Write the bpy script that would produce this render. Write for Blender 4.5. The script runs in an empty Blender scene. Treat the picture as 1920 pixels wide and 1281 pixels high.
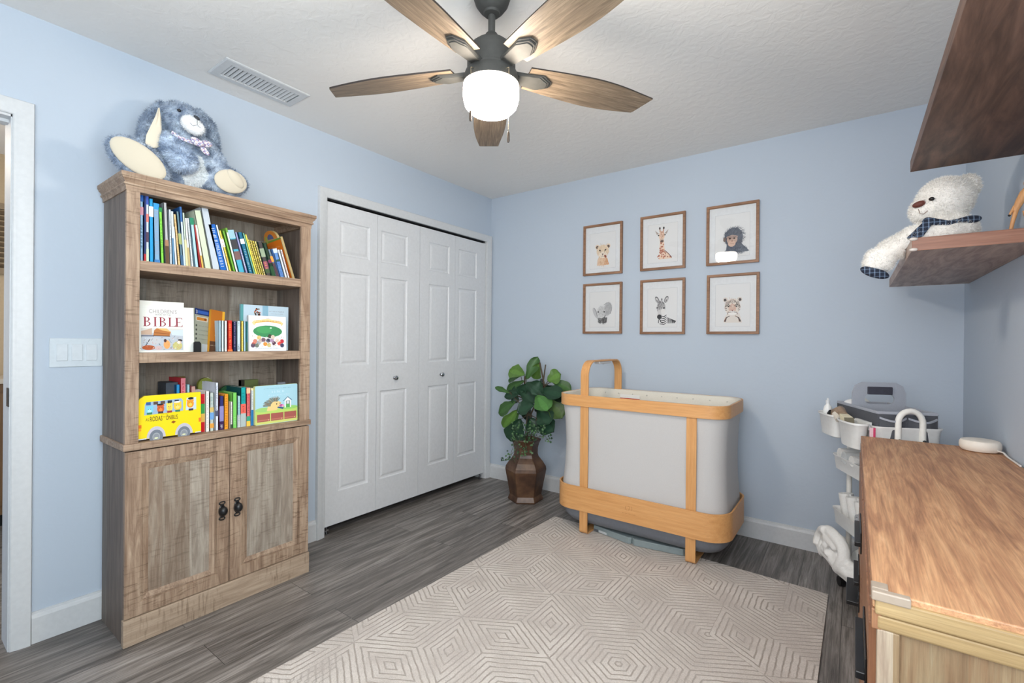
import bpy, bmesh, math, random
from mathutils import Vector, Matrix, noise
PI = math.pi
# ------------------------------------------------------------------ camera, light, exposure
CF, CYAW, CPITCH, CROLL = 876.99, 0.631233, -0.00195, 0.0093040
CAM = Vector((2.58085, -3.20752, 1.19804))
def cam_axes():
    f = Vector((-math.sin(CYAW)*math.cos(CPITCH), math.cos(CYAW)*math.cos(CPITCH), math.sin(CPITCH)))
    r = Vector((math.cos(CYAW), math.sin(CYAW), 0)); u = r.cross(f)
    c, s = math.cos(CROLL), math.sin(CROLL)
    return c*r+s*u, -s*r+c*u, f
CR, CU, CFW = cam_axes()
def at(px, py, ax, v):
    """a measured photo point (1920x1281) turned into the world point on the plane x|y|z = v"""
    d = CFW + CR*((px-960)/CF) - CU*((py-640.5)/CF)
    i = 'xyz'.index(ax)
    return CAM + d*((v-CAM[i])/d[i])
sc = bpy.context.scene
cd = bpy.data.cameras.new('camera'); cam = bpy.data.objects.new('camera', cd)
sc.collection.objects.link(cam); sc.camera = cam
cd.sensor_fit = 'HORIZONTAL'; cd.sensor_width = 36; cd.lens = CF*36/1920; cd.clip_start = .02
cam.matrix_world = Matrix(((CR.x, CU.x, -CFW.x, CAM.x), (CR.y, CU.y, -CFW.y, CAM.y), (CR.z, CU.z, -CFW.z, CAM.z), (0, 0, 0, 1)))
sc.view_settings.view_transform = 'Standard'; sc.view_settings.look = 'None'
sc.view_settings.gamma = 1; sc.view_settings.exposure = 0.25
try: sc.view_settings.use_curve_mapping = False
except Exception: pass
w = bpy.data.worlds.new('world'); sc.world = w; w.use_nodes = True
w.node_tree.nodes['Background'].inputs[0].default_value = (.62, .78, 1, 1)
w.node_tree.nodes['Background'].inputs[1].default_value = 1.2
def area(name, loc, aim, sx, sy, power, col):
    l = bpy.data.lights.new(name, 'AREA'); l.shape = 'RECTANGLE'; l.size = sx; l.size_y = sy
    l.energy = power; l.color = col
    o = bpy.data.objects.new(name, l); sc.collection.objects.link(o); o.location = loc
    o.rotation_euler = Vector(aim).to_track_quat('-Z', 'Y').to_euler(); return o
W_, H_, YB = 3.023, 2.44, -3.98
area('daylight_and_fill', (W_-.03, -3.2, 1.5), (-1, .10, .22), 1.25, 1.2, 38, (.87, .975, 1))
area('daylight_and_fill', (2.28, YB+.03, 1.6), (.08, 1, .22), 1.2, 1.2, 30, (.985, .975, .985))  # added fill from behind the camera, no window known there
FAN = Vector((1.533, -1.914, 0))
def point(name, loc, power, col, r=.09):
    l = bpy.data.lights.new(name, 'POINT'); l.energy = power; l.color = col; l.shadow_soft_size = r
    o = bpy.data.objects.new(name, l); sc.collection.objects.link(o); o.location = loc; return o
point('hall_fill', (-.8, -3.4, 2.1), 14, (1, .86, .68))  # light added to brighten the hall

# ------------------------------------------------------------------ materials
def lin(c):
    if isinstance(c, str):
        c = [int(c[i:i+2], 16)/255 for i in (0, 2, 4)]
    elif max(c) > 1.001: c = [x/255 for x in c]
    return tuple((x/12.92 if x <= .04045 else ((x+.055)/1.055)**2.4) for x in c)
def rgba(c): return (*lin(c), 1)
def new_mat(name):
    m = bpy.data.materials.new(name); m.use_nodes = True
    return m, m.node_tree, m.node_tree.nodes['Principled BSDF']
def nd(nt, typ, **kw):
    n = nt.nodes.new(typ)
    for k, v in kw.items():
        if k in n.inputs: n.inputs[k].default_value = v
        else: setattr(n, k, v)
    return n
def coords(nt, scale=(1, 1, 1), rot=(0, 0, 0), loc=(0, 0, 0)):
    t = nd(nt, 'ShaderNodeTexCoord'); mp = nd(nt, 'ShaderNodeMapping')
    mp.inputs['Scale'].default_value = scale; mp.inputs['Rotation'].default_value = rot; mp.inputs['Location'].default_value = loc
    nt.links.new(t.outputs['Object'], mp.inputs[0]); return mp.outputs[0]
def ramp(nt, src, stops):
    r = nd(nt, 'ShaderNodeValToRGB'); e = r.color_ramp.elements
    while len(e) < len(stops): e.new(.5)
    for q, (p, c) in zip(e, stops): q.position = p; q.color = rgba(c)
    nt.links.new(src, r.inputs[0]); return r.outputs[0]
def mix(nt, a, b, fac, mode='MULTIPLY'):
    m = nd(nt, 'ShaderNodeMix', data_type='RGBA', blend_type=mode)
    for sock, v in ((m.inputs[0], fac), (m.inputs[6], a), (m.inputs[7], b)):
        if hasattr(v, 'links'): nt.links.new(v, sock)
        else: sock.default_value = v
    return m.outputs[2]
def bump(nt, b, h, strength=.2, dist=.002):
    n = nd(nt, 'ShaderNodeBump', Strength=strength, Distance=dist)
    nt.links.new(h, n.inputs['Height']); nt.links.new(n.outputs[0], b.inputs['Normal'])
def math_n(nt, op, a, b=None, c=None):
    n = nd(nt, 'ShaderNodeMath', operation=op)
    for i, v in enumerate((a, b, c)):
        if v is None: continue
        if hasattr(v, 'links'): nt.links.new(v, n.inputs[i])
        else: n.inputs[i].default_value = v
    return n.outputs[0]
_pl = {}
def plain(c, rough=.5, metal=0, spec=.5, nz=0, nscale=60, name=None):
    k = (str(c), rough, metal, spec, nz, nscale)
    if k in _pl: return _pl[k]
    m, nt, b = new_mat(name or 'paint'); b.inputs['Roughness'].default_value = rough; b.inputs['Metallic'].default_value = metal
    b.inputs['Specular IOR Level'].default_value = spec
    n = nd(nt, 'ShaderNodeTexNoise', Scale=nscale, Detail=4.)
    nt.links.new(coords(nt), n.inputs['Vector'])
    col = ramp(nt, n.outputs[0], [(.3, [max(0, x-.012) for x in srgb(c)]), (.7, [min(1, x+.012) for x in srgb(c)])])
    nt.links.new(col, b.inputs['Base Color'])
    if nz: bump(nt, b, n.outputs[0], nz, .003)
    _pl[k] = m; return m
def srgb(c):
    if isinstance(c, str): return [int(c[i:i+2], 16)/255 for i in (0, 2, 4)]
    return [x/255 for x in c] if max(c) > 1.001 else list(c)
def wood(name, stops, grain='z', scale=3., stretch=14., rough=.5, bmp=.15, board=None, tint=.25, saw=0, dist=1.2, fine=.35):
    """grain axis, board=(axis, width): boards side by side, each in its own tint"""
    m, nt, b = new_mat(name); b.inputs['Roughness'].default_value = rough
    s = [stretch, stretch, stretch]; s['xyz'.index(grain)] = 1.
    t = nd(nt, 'ShaderNodeTexCoord'); vec = t.outputs['Object']
    if board:
        sx = nd(nt, 'ShaderNodeSeparateXYZ'); nt.links.new(vec, sx.inputs[0])
        q = math_n(nt, 'FLOOR', math_n(nt, 'DIVIDE', math_n(nt, 'ADD', sx.outputs['xyz'.index(board[0])], 7.013), board[1]))
        wn = nd(nt, 'ShaderNodeTexWhiteNoise', noise_dimensions='1D'); nt.links.new(q, wn.inputs['W'])
        off = nd(nt, 'ShaderNodeVectorMath', operation='SCALE'); nt.links.new(wn.outputs['Color'], off.inputs[0]); off.inputs['Scale'].default_value = 3.
        ad = nd(nt, 'ShaderNodeVectorMath', operation='ADD'); nt.links.new(vec, ad.inputs[0]); nt.links.new(off.outputs[0], ad.inputs[1]); vec = ad.outputs[0]
    mp = nd(nt, 'ShaderNodeMapping'); mp.inputs['Scale'].default_value = s; nt.links.new(vec, mp.inputs[0])
    n1 = nd(nt, 'ShaderNodeTexNoise', Scale=scale, Detail=9., Roughness=.62, Distortion=dist); nt.links.new(mp.outputs[0], n1.inputs['Vector'])
    col = ramp(nt, n1.outputs[0], stops)
    mp2 = nd(nt, 'ShaderNodeMapping'); mp2.inputs['Scale'].default_value = [x*(5 if x > 1 else 1.5) for x in s]; nt.links.new(vec, mp2.inputs[0])
    n2 = nd(nt, 'ShaderNodeTexNoise', Scale=scale*1.5, Detail=6., Roughness=.7); nt.links.new(mp2.outputs[0], n2.inputs['Vector'])
    g = ramp(nt, n2.outputs[0], [(.35, (.62, .6, .58)), (.6, (1., 1., 1.))])
    col = mix(nt, col, g, fine)
    if board:
        tn = nd(nt, 'ShaderNodeMapRange'); tn.inputs['To Min'].default_value = 1-tint; tn.inputs['To Max'].default_value = 1+tint*.4
        nt.links.new(wn.outputs['Value'], tn.inputs[0]); col = mix(nt, col, tn.outputs[0], 1.)
        # a greyer and a browner kind of board
        gr = mix(nt, col, rgba((.72, .70, .66)), .55, 'COLOR')
        gt = math_n(nt, 'GREATER_THAN', nd_sep(nt, wn.outputs['Color']), .55)
        col = mix(nt, col, gr, math_n(nt, 'MULTIPLY', gt, .8), 'MIX')
    if saw:
        s3 = [9, 9, 9]; s3['xyz'.index(grain)] = 75
        mp3 = nd(nt, 'ShaderNodeMapping'); mp3.inputs['Scale'].default_value = s3; nt.links.new(vec, mp3.inputs[0])
        n3 = nd(nt, 'ShaderNodeTexNoise', Scale=1.6, Detail=3., Distortion=.6); nt.links.new(mp3.outputs[0], n3.inputs['Vector'])
        n4 = nd(nt, 'ShaderNodeTexNoise', Scale=4., Detail=2.); nt.links.new(vec, n4.inputs['Vector'])
        sm = ramp(nt, n3.outputs[0], [(.36, (.62, .57, .52)), (.46, (1, 1, 1))])
        mk = ramp(nt, n4.outputs[0], [(.45, (0, 0, 0)), (.6, (1, 1, 1))])
        col = mix(nt, col, sm, math_n(nt, 'MULTIPLY', nd_sep(nt, mk), saw))
    nt.links.new(col, b.inputs['Base Color']); bump(nt, b, n2.outputs[0], bmp, .002)
    return m
def nd_sep(nt, c):
    s = nd(nt, 'ShaderNodeSeparateColor'); nt.links.new(c, s.inputs[0]); return s.outputs[0]
def bumpy(name, c, scale, strength, rough=.9, dist=.004, detail=5.):
    m, nt, b = new_mat(name); b.inputs['Roughness'].default_value = rough
    b.inputs['Base Color'].default_value = rgba(c); b.inputs['Specular IOR Level'].default_value = .3
    n = nd(nt, 'ShaderNodeTexNoise', Scale=scale, Detail=detail, Distortion=.8); nt.links.new(coords(nt), n.inputs['Vector'])
    r = ramp(nt, n.outputs[0], [(.4, (0, 0, 0)), (.62, (1, 1, 1))])
    bump(nt, b, r, strength, dist)
    return m
M = {}
M['wall'] = bumpy('wall_paint', (188, 199, 212), 26, .08, .75, .003)
M['ceil'] = bumpy('ceiling_paint', (236, 234, 231), 22, .2, .95, .004)
M['trim'] = plain((206, 208, 210), .42, name='white_trim')
M['door'] = plain((215, 216, 218), .45, name='white_door')
M['dark'] = plain((14, 14, 16), .6, name='black_gap')  # flat black, mostly standing in for shade in gaps
M['black'] = plain((20, 20, 22), .35, name='black_metal')
M['hall'] = plain((196, 176, 146), .8, name='tan_wall')
def floor_mat():
    m, nt, b = new_mat('vinyl_planks'); b.inputs['Roughness'].default_value = .42
    t = nd(nt, 'ShaderNodeTexCoord'); mp = nd(nt, 'ShaderNodeMapping'); mp.inputs['Rotation'].default_value = (0, 0, PI/2)
    nt.links.new(t.outputs['Object'], mp.inputs[0])
    br = nd(nt, 'ShaderNodeTexBrick', offset=.37, Scale=1.)
    br.inputs['Color1'].default_value = (0, 0, 0, 1); br.inputs['Color2'].default_value = (1, 1, 1, 1); br.inputs['Mortar'].default_value = (.5, .5, .5, 1)
    br.inputs['Mortar Size'].default_value = .0012; br.inputs['Brick Width'].default_value = 1.22; br.inputs['Row Height'].default_value = .182
    nt.links.new(mp.outputs[0], br.inputs['Vector'])
    off = nd(nt, 'ShaderNodeVectorMath', operation='SCALE'); nt.links.new(br.outputs['Color'], off.inputs[0]); off.inputs['Scale'].default_value = 5.
    ad = nd(nt, 'ShaderNodeVectorMath', operation='ADD'); nt.links.new(t.outputs['Object'], ad.inputs[0]); nt.links.new(off.outputs[0], ad.inputs[1])
    m2 = nd(nt, 'ShaderNodeMapping'); m2.inputs['Scale'].default_value = (16, 1, 1); nt.links.new(ad.outputs[0], m2.inputs[0])
    n = nd(nt, 'ShaderNodeTexNoise', Scale=2.2, Detail=10., Roughness=.65, Distortion=.7); nt.links.new(m2.outputs[0], n.inputs['Vector'])
    col = ramp(nt, n.outputs[0], [(.28, (70, 65, 62)), (.45, (116, 110, 105)), (.58, (148, 141, 136)), (.75, (180, 174, 168))])
    m3 = nd(nt, 'ShaderNodeMapping'); m3.inputs['Scale'].default_value = (90, 2.5, 1); nt.links.new(ad.outputs[0], m3.inputs[0])
    n2 = nd(nt, 'ShaderNodeTexNoise', Scale=2., Detail=5., Roughness=.7); nt.links.new(m3.outputs[0], n2.inputs['Vector'])
    col = mix(nt, col, ramp(nt, n2.outputs[0], [(.38, (.5, .48, .46)), (.55, (1, 1, 1))]), .5)
    tn = nd(nt, 'ShaderNodeMapRange'); tn.inputs['To Min'].default_value = .78; tn.inputs['To Max'].default_value = 1.08
    nt.links.new(nd_sep(nt, br.outputs['Color']), tn.inputs[0]); col = mix(nt, col, tn.outputs[0], 1.)
    col = mix(nt, col, rgba((.22, .21, .2)), br.outputs['Fac'], 'MIX')
    nt.links.new(col, b.inputs['Base Color']); bump(nt, b, n2.outputs[0], .12, .001)
    return m
M['floor'] = floor_mat()
BW = [(.2, (108, 86, 70)), (.42, (148, 122, 101)), (.58, (174, 149, 126)), (.8, (196, 174, 151))]
M['barn_v'] = wood('barnwood_upright', BW, 'z', 3.2, 12, .6, .25, saw=.55)
M['barn_h'] = wood('barnwood_level', BW, 'y', 3.2, 12, .6, .25, saw=.3)
M['barn_side'] = wood('barnwood_side', [(.2, (86, 74, 66)), (.5, (120, 106, 96)), (.8, (146, 132, 120))], 'z', 2.6, 10, .65, .25, board=('x', .11), tint=.12)
M['barn_board'] = wood('barnwood_boards', [(.2, (118, 98, 82)), (.45, (150, 130, 112)), (.6, (172, 156, 138)), (.8, (188, 174, 158))], 'z', 3., 9, .6, .3, board=('y', .098), tint=.22, saw=.3)
M['barn_back'] = wood('barnwood_back', [(.2, (116, 102, 88)), (.5, (158, 142, 126)), (.8, (188, 174, 158))], 'z', 3., 9, .65, .25, board=('y', .115), tint=.25, saw=.4)
M['barn_base'] = wood('barnwood_pale', [(.2, (146, 124, 104)), (.5, (180, 158, 136)), (.8, (200, 180, 158))], 'y', 3., 12, .6, .2, saw=.5)
M['blade'] = wood('fan_blade_oak', [(.2, (82, 70, 58)), (.45, (120, 104, 87)), (.6, (144, 127, 107)), (.8, (166, 149, 127))], 'x', 5., 14, .5, .1, fine=.5)
M['bamboo'] = wood('oak_strap', [(.2, (208, 148, 88)), (.5, (222, 164, 104)), (.8, (232, 178, 120))], 'x', 4., 16, .42, .05, dist=.3, fine=.2)
M['bamboo_v'] = wood('oak_strap_upright', [(.2, (206, 146, 86)), (.5, (220, 162, 102)), (.8, (230, 176, 118))], 'z', 4., 16, .42, .05, dist=.3, fine=.2)
M['frame'] = wood('frame_walnut', [(.2, (122, 88, 64)), (.5, (152, 112, 84)), (.8, (176, 134, 104))], 'x', 6., 6, .5, .05)
M['shelf'] = wood('shelf_walnut_lit', [(.25, (112, 86, 74)), (.42, (146, 120, 106)), (.55, (170, 146, 132)), (.75, (192, 170, 156))], 'y', 2., 7, .45, .06, dist=2.2, fine=.3)  # lower shelf: lightened, bounced light from the dresser put into the colour
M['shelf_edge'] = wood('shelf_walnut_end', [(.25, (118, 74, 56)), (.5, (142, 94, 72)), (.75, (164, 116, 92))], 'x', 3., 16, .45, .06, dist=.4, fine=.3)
M['shelf_unlit'] = wood('shelf_walnut_unlit', [(.25, (60, 40, 32)), (.42, (86, 62, 50)), (.55, (106, 78, 64)), (.75, (132, 100, 84))], 'y', 2., 7, .5, .06, dist=2.2, fine=.3)  # upper shelf: same walnut without the painted-in bounce light
M['dres_top'] = wood('dresser_top', [(.22, (138, 96, 68)), (.42, (180, 130, 94)), (.56, (206, 156, 114)), (.78, (228, 184, 142))], 'y', 3.2, 13, .5, .2, dist=.9, fine=.45)
M['dres_rail'] = wood('dresser_rail', [(.2, (142, 114, 76)), (.5, (170, 142, 98)), (.8, (190, 164, 120))], 'x', 3., 16, .55, .2, dist=.4)
M['dres_end'] = wood('dresser_end_boards', [(.2, (132, 94, 64)), (.4, (158, 124, 90)), (.6, (176, 150, 114)), (.8, (192, 178, 148))], 'z', 3., 10, .6, .25, board=('x', .043), tint=.38)
M['dres_front'] = wood('dresser_front', [(.2, (110, 70, 48)), (.5, (146, 100, 70)), (.8, (184, 136, 98))], 'z', 3., 10, .5, .1)
def print_mat(name='printed', rough=.55, attr='Col'):
    m, nt, b = new_mat(name); b.inputs['Roughness'].default_value = rough; b.inputs['Specular IOR Level'].default_value = .3
    a = nd(nt, 'ShaderNodeAttribute', attribute_name=attr); nt.links.new(a.outputs['Color'], b.inputs['Base Color'])
    return m
M['print'] = print_mat(); M['fur'] = print_mat('plush_fur', .95); M['leafcol'] = print_mat('leaf', .42)
M['fur'].node_tree.nodes['Principled BSDF'].inputs['Sheen Weight'].default_value = .3

# ------------------------------------------------------------------ geometry helpers
class MB:
    def __init__(s): s.v = []; s.f = []; s.c = []; s.m = []; s.col = (1, 1, 1); s.mi = 0
    def add(s, vs, fs, col=None):
        o = len(s.v); s.v += [tuple(p) for p in vs]
        c = lin(col) if col is not None else s.col
        for f in fs: s.f.append([i+o for i in f]); s.c.append(c); s.m.append(s.mi)
        return s
    def box(s, x0, x1, y0, y1, z0, z1, col=None):
        return s.add([(x0, y0, z0), (x1, y0, z0), (x1, y1, z0), (x0, y1, z0), (x0, y0, z1), (x1, y0, z1), (x1, y1, z1), (x0, y1, z1)],
                     [(3, 2, 1, 0), (4, 5, 6, 7), (0, 1, 5, 4), (1, 2, 6, 5), (2, 3, 7, 6), (3, 0, 4, 7)], col)
    def obox(s, o, A, B, C, col=None):
        """corner o and three edge vectors"""
        o, A, B, C = map(Vector, (o, A, B, C))
        if A.cross(B).dot(C) < 0: A, B = B, A
        return s.add([o, o+A, o+A+B, o+B, o+C, o+A+C, o+A+B+C, o+B+C],
                     [(3, 2, 1, 0), (4, 5, 6, 7), (0, 1, 5, 4), (1, 2, 6, 5), (2, 3, 7, 6), (3, 0, 4, 7)], col)
    def loft(s, rings, closed=True, cap=True, col=None):
        n = len(rings[0]); vs = [p for r in rings for p in r]; fs = []
        for i in range(len(rings)-1):
            for j in range(n if closed else n-1):
                k = (j+1) % n; fs.append((i*n+j, i*n+k, (i+1)*n+k, (i+1)*n+j))
        if cap: fs.append(tuple(range(n))[::-1]); fs.append(tuple((len(rings)-1)*n+j for j in range(n)))
        return s.add(vs, fs, col)
    def lathe(s, prof, c=(0, 0, 0), n=32, M4=None, col=None, sides=None):
        n = sides or n; rings = []
        for r, z in prof:
            rg = [Vector((r*math.cos(2*PI*k/n), r*math.sin(2*PI*k/n), z)) for k in range(n)]
            if M4: rg = [M4 @ p for p in rg]
            rings.append([p+Vector(c) for p in rg])
        return s.loft(rings, True, True, col)
    def tube(s, path, r, n=10, col=None, cap=True):
        path = [Vector(p) for p in path]; rings = []; prev = None
        for i, p in enumerate(path):
            d = (path[min(i+1, len(path)-1)]-path[max(i-1, 0)]).normalized()
            a = prev if prev and abs(prev.dot(d)) < .95 else (Vector((0, 0, 1)) if abs(d.z) < .9 else Vector((1, 0, 0)))
            x = (a-d*a.dot(d)).normalized(); y = d.cross(x); prev = x
            rr = r[i] if isinstance(r, (list, tuple)) else r
            rings.append([p+x*rr*math.cos(2*PI*k/n)+y*rr*math.sin(2*PI*k/n) for k in range(n)])
        return s.loft(rings, True, cap, col)
    def ell(s, c, A, B=None, C=None, nu=18, nv=12, col=None):
        """ellipsoid, half axes as vectors or numbers"""
        if B is None: A, B, C = Vector((A, 0, 0)), Vector((0, A, 0)), Vector((0, 0, A))
        elif not hasattr(A, '__len__'): A, B, C = Vector((A, 0, 0)), Vector((0, B, 0)), Vector((0, 0, C))
        c, A, B, C = map(Vector, (c, A, B, C)); vs = [c-C]; fs = []
        for i in range(1, nv):
            t = PI*i/nv-PI/2
            for j in range(nu):
                p = 2*PI*j/nu; vs.append(c+A*math.cos(t)*math.cos(p)+B*math.cos(t)*math.sin(p)+C*math.sin(t))
        vs.append(c+C)
        for j in range(nu):
            k = (j+1) % nu; fs.append((0, 1+k, 1+j))
            for i in range(nv-2): fs.append((1+i*nu+j, 1+i*nu+k, 1+(i+1)*nu+k, 1+(i+1)*nu+j))
            fs.append((1+(nv-2)*nu+j, 1+(nv-2)*nu+k, len(vs)-1))
        return s.add(vs, fs, col)
    def strap(s, path, closed, w, t, wd, nrm_out, col=None):
        """flat band: path points, width vector direction wd, thickness along in-plane normal"""
        n = len(path); wd = Vector(wd); rings = []
        for i in range(n):
            a = path[(i-1) % n] if (closed or i) else path[i]; b = path[(i+1) % n] if (closed or i < n-1) else path[i]
            d = (Vector(b)-Vector(a)).normalized(); q = d.cross(wd).normalized()*nrm_out; p = Vector(path[i])
            rings.append([p-wd*w/2, p-wd*w/2+q*t, p+wd*w/2+q*t, p+wd*w/2])
        if closed: rings.append(rings[0])
        return s.loft(rings, True, not closed, col)
    def build(s, name, mat, parent=None, smooth=None, bevel=None, loc=None, link=True):
        off = parent_base(parent) if parent is not None else Vector(loc or (0, 0, 0))
        me = bpy.data.meshes.new(name); me.from_pydata([tuple(Vector(p)-off) for p in s.v], [], s.f)
        mats = mat if isinstance(mat, (list, tuple)) else [mat]
        for q in mats: me.materials.append(q)
        if len(mats) > 1: me.polygons.foreach_set('material_index', s.m)
        ca = me.color_attributes.new('Col', 'FLOAT_COLOR', 'CORNER'); buf = []
        for p, c in zip(me.polygons, s.c): buf += [c[0], c[1], c[2], 1]*p.loop_total
        ca.data.foreach_set('color', buf)
        me.validate(); me.update()
        bm = bmesh.new(); bm.from_mesh(me)
        if smooth is not None or bevel: bmesh.ops.remove_doubles(bm, verts=bm.verts, dist=1e-6)
        if not getattr(s, 'keepn', False): bmesh.ops.recalc_face_normals(bm, faces=bm.faces)
        bm.to_mesh(me); bm.free()
        if smooth is not None:
            me.shade_smooth(); me.set_sharp_from_angle(angle=math.radians(smooth))
        o = bpy.data.objects.new(name, me); sc.collection.objects.link(o)
        if parent is not None: o.parent = parent
        else: o.location = off
        if bevel:
            b = o.modifiers.new('bevel', 'BEVEL'); b.width = bevel; b.segments = 2; b.limit_method = 'ANGLE'
            b.angle_limit = math.radians(40); b.harden_normals = False
        return o
_base = {}
def parent_base(p):
    v = Vector((0, 0, 0))
    while p is not None: v += p.location; p = p.parent
    return v
def thing(name, label, cat, loc, group=None):
    o = bpy.data.objects.new(name, None); sc.collection.objects.link(o); o.location = loc
    o.empty_display_size = .05; o['label'] = label; o['category'] = cat
    if group: o['group'] = group
    return o
def tag(o, label, cat, group=None, kind=None):
    o['label'] = label; o['category'] = cat
    if group: o['group'] = group
    if kind: o['kind'] = kind
    return o
def struct(o): o['kind'] = 'structure'; return o
def rrect(x0, x1, y0, y1, r, n=7):
    o = []
    for cx, cy, a0 in ((x1-r, y1-r, 0), (x0+r, y1-r, 90), (x0+r, y0+r, 180), (x1-r, y0+r, 270)):
        for i in range(n+1):
            t = math.radians(a0+90*i/n); o.append((cx+r*math.cos(t), cy+r*math.sin(t)))
    return o
class Art:
    """flat printed artwork laid on a real surface: polygons in metres (u, v), stacked in thin layers"""
    def __init__(s, o, U, V, N=None):
        s.o, s.U, s.V = Vector(o), Vector(U).normalized(), Vector(V).normalized()
        s.N = Vector(N).normalized() if N is not None else s.U.cross(s.V); s.mb = MB(); s.mb.keepn = True; s.l = 0
    def P(s, u, v): return s.o+s.U*u+s.V*v+s.N*(.0003+s.l*.000004)
    def poly(s, pts, col):
        ar = sum(pts[i-1][0]*pts[i][1]-pts[i][0]*pts[i-1][1] for i in range(len(pts)))
        if ar < 0: pts = pts[::-1]
        s.l += 1; s.mb.add([s.P(*p) for p in pts], [tuple(range(len(pts)))], col)
    def rect(s, u0, v0, u1, v1, col): s.poly([(u0, v0), (u1, v0), (u1, v1), (u0, v1)], col)
    def ell(s, u, v, a, b, col, rot=0, n=18, a0=0, a1=360):
        c, q = math.cos(math.radians(rot)), math.sin(math.radians(rot)); pts = []
        for i in range(n):
            t = math.radians(a0+(a1-a0)*i/(n-1 if a1-a0 < 360 else n)); x, y = a*math.cos(t), b*math.sin(t); pts.append((u+x*c-y*q, v+x*q+y*c))
        s.poly(pts, col)
    def line(s, pts, w, col):
        for (a, b), (c, d) in zip(pts, pts[1:]):
            L = math.hypot(c-a, d-b) or 1; nx, ny = -(d-b)/L*w/2, (c-a)/L*w/2
            s.poly([(a+nx, b+ny), (c+nx, d+ny), (c-nx, d-ny), (a-nx, b-ny)], col)
    def strokes(s, n, reg, ang, ln, w, cols, rnd, jit=25):
        """short hair strokes inside an ellipse reg=(u,v,a,b)"""
        for _ in range(n):
            r, t = math.sqrt(rnd.random()), rnd.random()*2*PI; u, v = reg[0]+reg[2]*r*math.cos(t), reg[1]+reg[3]*r*math.sin(t)
            a = math.radians((ang(u, v) if callable(ang) else ang)+rnd.uniform(-jit, jit)); L = ln*rnd.uniform(.6, 1.3)
            s.line([(u, v), (u+L*math.cos(a), v+L*math.sin(a))], w, rnd.choice(cols))
    def text(s, st, u, v, size, col, squash=1., bold=0, rot=0):
        cu = bpy.data.curves.new('t', 'FONT'); cu.body = st; cu.size = size; cu.align_x = 'CENTER'; cu.resolution_u = 3; cu.offset = bold
        ob = bpy.data.objects.new('t', cu); me = ob.to_mesh(); c, q = math.cos(rot), math.sin(rot)
        s.l += 1; s.mb.add([s.P(u+(p.co.x*c-p.co.y*q)*squash, v+p.co.x*q+p.co.y*c) for p in me.vertices], [tuple(f.vertices) for f in me.polygons], col)
        ob.to_mesh_clear(); bpy.data.objects.remove(ob); bpy.data.curves.remove(cu)
    def scribble(s, u0, u1, v, h, col, rnd, w=.6):
        """letter-like ticks where the photo shows writing too small to read"""
        u = u0
        while u < u1:
            d = h*rnd.uniform(.45, .8); k = d*.2; z = h*rnd.uniform(.7, 1); e = min(u+d*w, u1)
            s.rect(u, v, u+k, v+z, col)
            for q in rnd.sample((0, .42, .85), rnd.choice((1, 2))): s.rect(u, v+z*q, e, v+z*q+k*.8, col)
            if rnd.random() < .5: s.rect(e-k, v, e, v+z*.6, col)
            u += d*rnd.choice((.95, 1., 1.8))
# ------------------------------------------------------------------ room shell
R = random.Random(7)
T = .115
YD0, YD1 = -3.72, -2.885            # entry doorway
YC0, YC1 = -1.592, -.066            # closet opening
b = MB().box(-3.2, W_+.3, YB-.3, .3, -.06, 0); struct(b.build('floor', M['floor']))
b = MB().box(-3.2, W_+.3, YB-.3, .3, H_, H_+.06); struct(b.build('ceiling', M['ceil']))
b = MB().box(-.02, W_+.2, 0, .12, 0, H_); struct(b.build('wall_back', M['wall'], loc=(0, 0, 0)))
RY0, RY1, RZ0, RZ1 = -3.86, -2.54, .86, 2.14
b = MB().box(W_, W_+.12, RY1, .0, 0, H_).box(W_, W_+.12, YB-.12, RY0, 0, H_).box(W_, W_+.12, RY0, RY1, 0, RZ0).box(W_, W_+.12, RY0, RY1, RZ1, H_); struct(b.build('wall_right', M['wall']))
b = MB()
b.box(-T, 0, YC1, 0, 0, H_); b.box(-T, 0, YD1, YC0, 0, H_); b.box(-T, 0, YC0, YC1, 2.055, H_); b.box(-T, 0, YD0, YD1, 2.045, H_); b.box(-T, 0, YB-.1, YD0, 0, H_)
struct(b.build('wall_left', M['wall']))
b = MB()   # closet recess behind the folding doors, coloured black as its shade
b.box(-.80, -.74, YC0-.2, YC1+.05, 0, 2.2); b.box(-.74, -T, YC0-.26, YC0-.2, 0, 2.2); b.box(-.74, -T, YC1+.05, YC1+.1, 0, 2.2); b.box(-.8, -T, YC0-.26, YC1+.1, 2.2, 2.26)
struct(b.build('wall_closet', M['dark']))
FX0, FX1, FZ0, FZ1 = 1.64, 2.92, .96, 2.24  # opening added for the fill light
b = MB().box(-.1, FX0, YB-.12, YB, 0, H_).box(FX1, W_, YB-.12, YB, 0, H_).box(FX0, FX1, YB-.12, YB, 0, FZ0).box(FX0, FX1, YB-.12, YB, FZ1, H_); struct(b.build('wall_front', M['wall']))
b = MB()
for y0, y1, z0, z1 in ((RY0, RY1, RZ0, RZ0+.04), (RY0, RY1, RZ1-.04, RZ1), (RY0, RY0+.04, RZ0, RZ1), (RY1-.04, RY1, RZ0, RZ1), (RY0, RY1, 1.48, 1.52)):
    b.box(W_+.05, W_+.09, y0, y1, z0, z1)
wn = struct(b.build('window_1', M['trim']))
gm, gnt, gb = new_mat('window_glass'); gb.inputs['Transmission Weight'].default_value = 1; gb.inputs['Roughness'].default_value = 0; gb.inputs['IOR'].default_value = 1.02
MB().box(W_+.068, W_+.072, RY0+.04, RY1-.04, RZ0+.04, RZ1-.04).build('pane', gm, wn)
b = MB()
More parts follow.
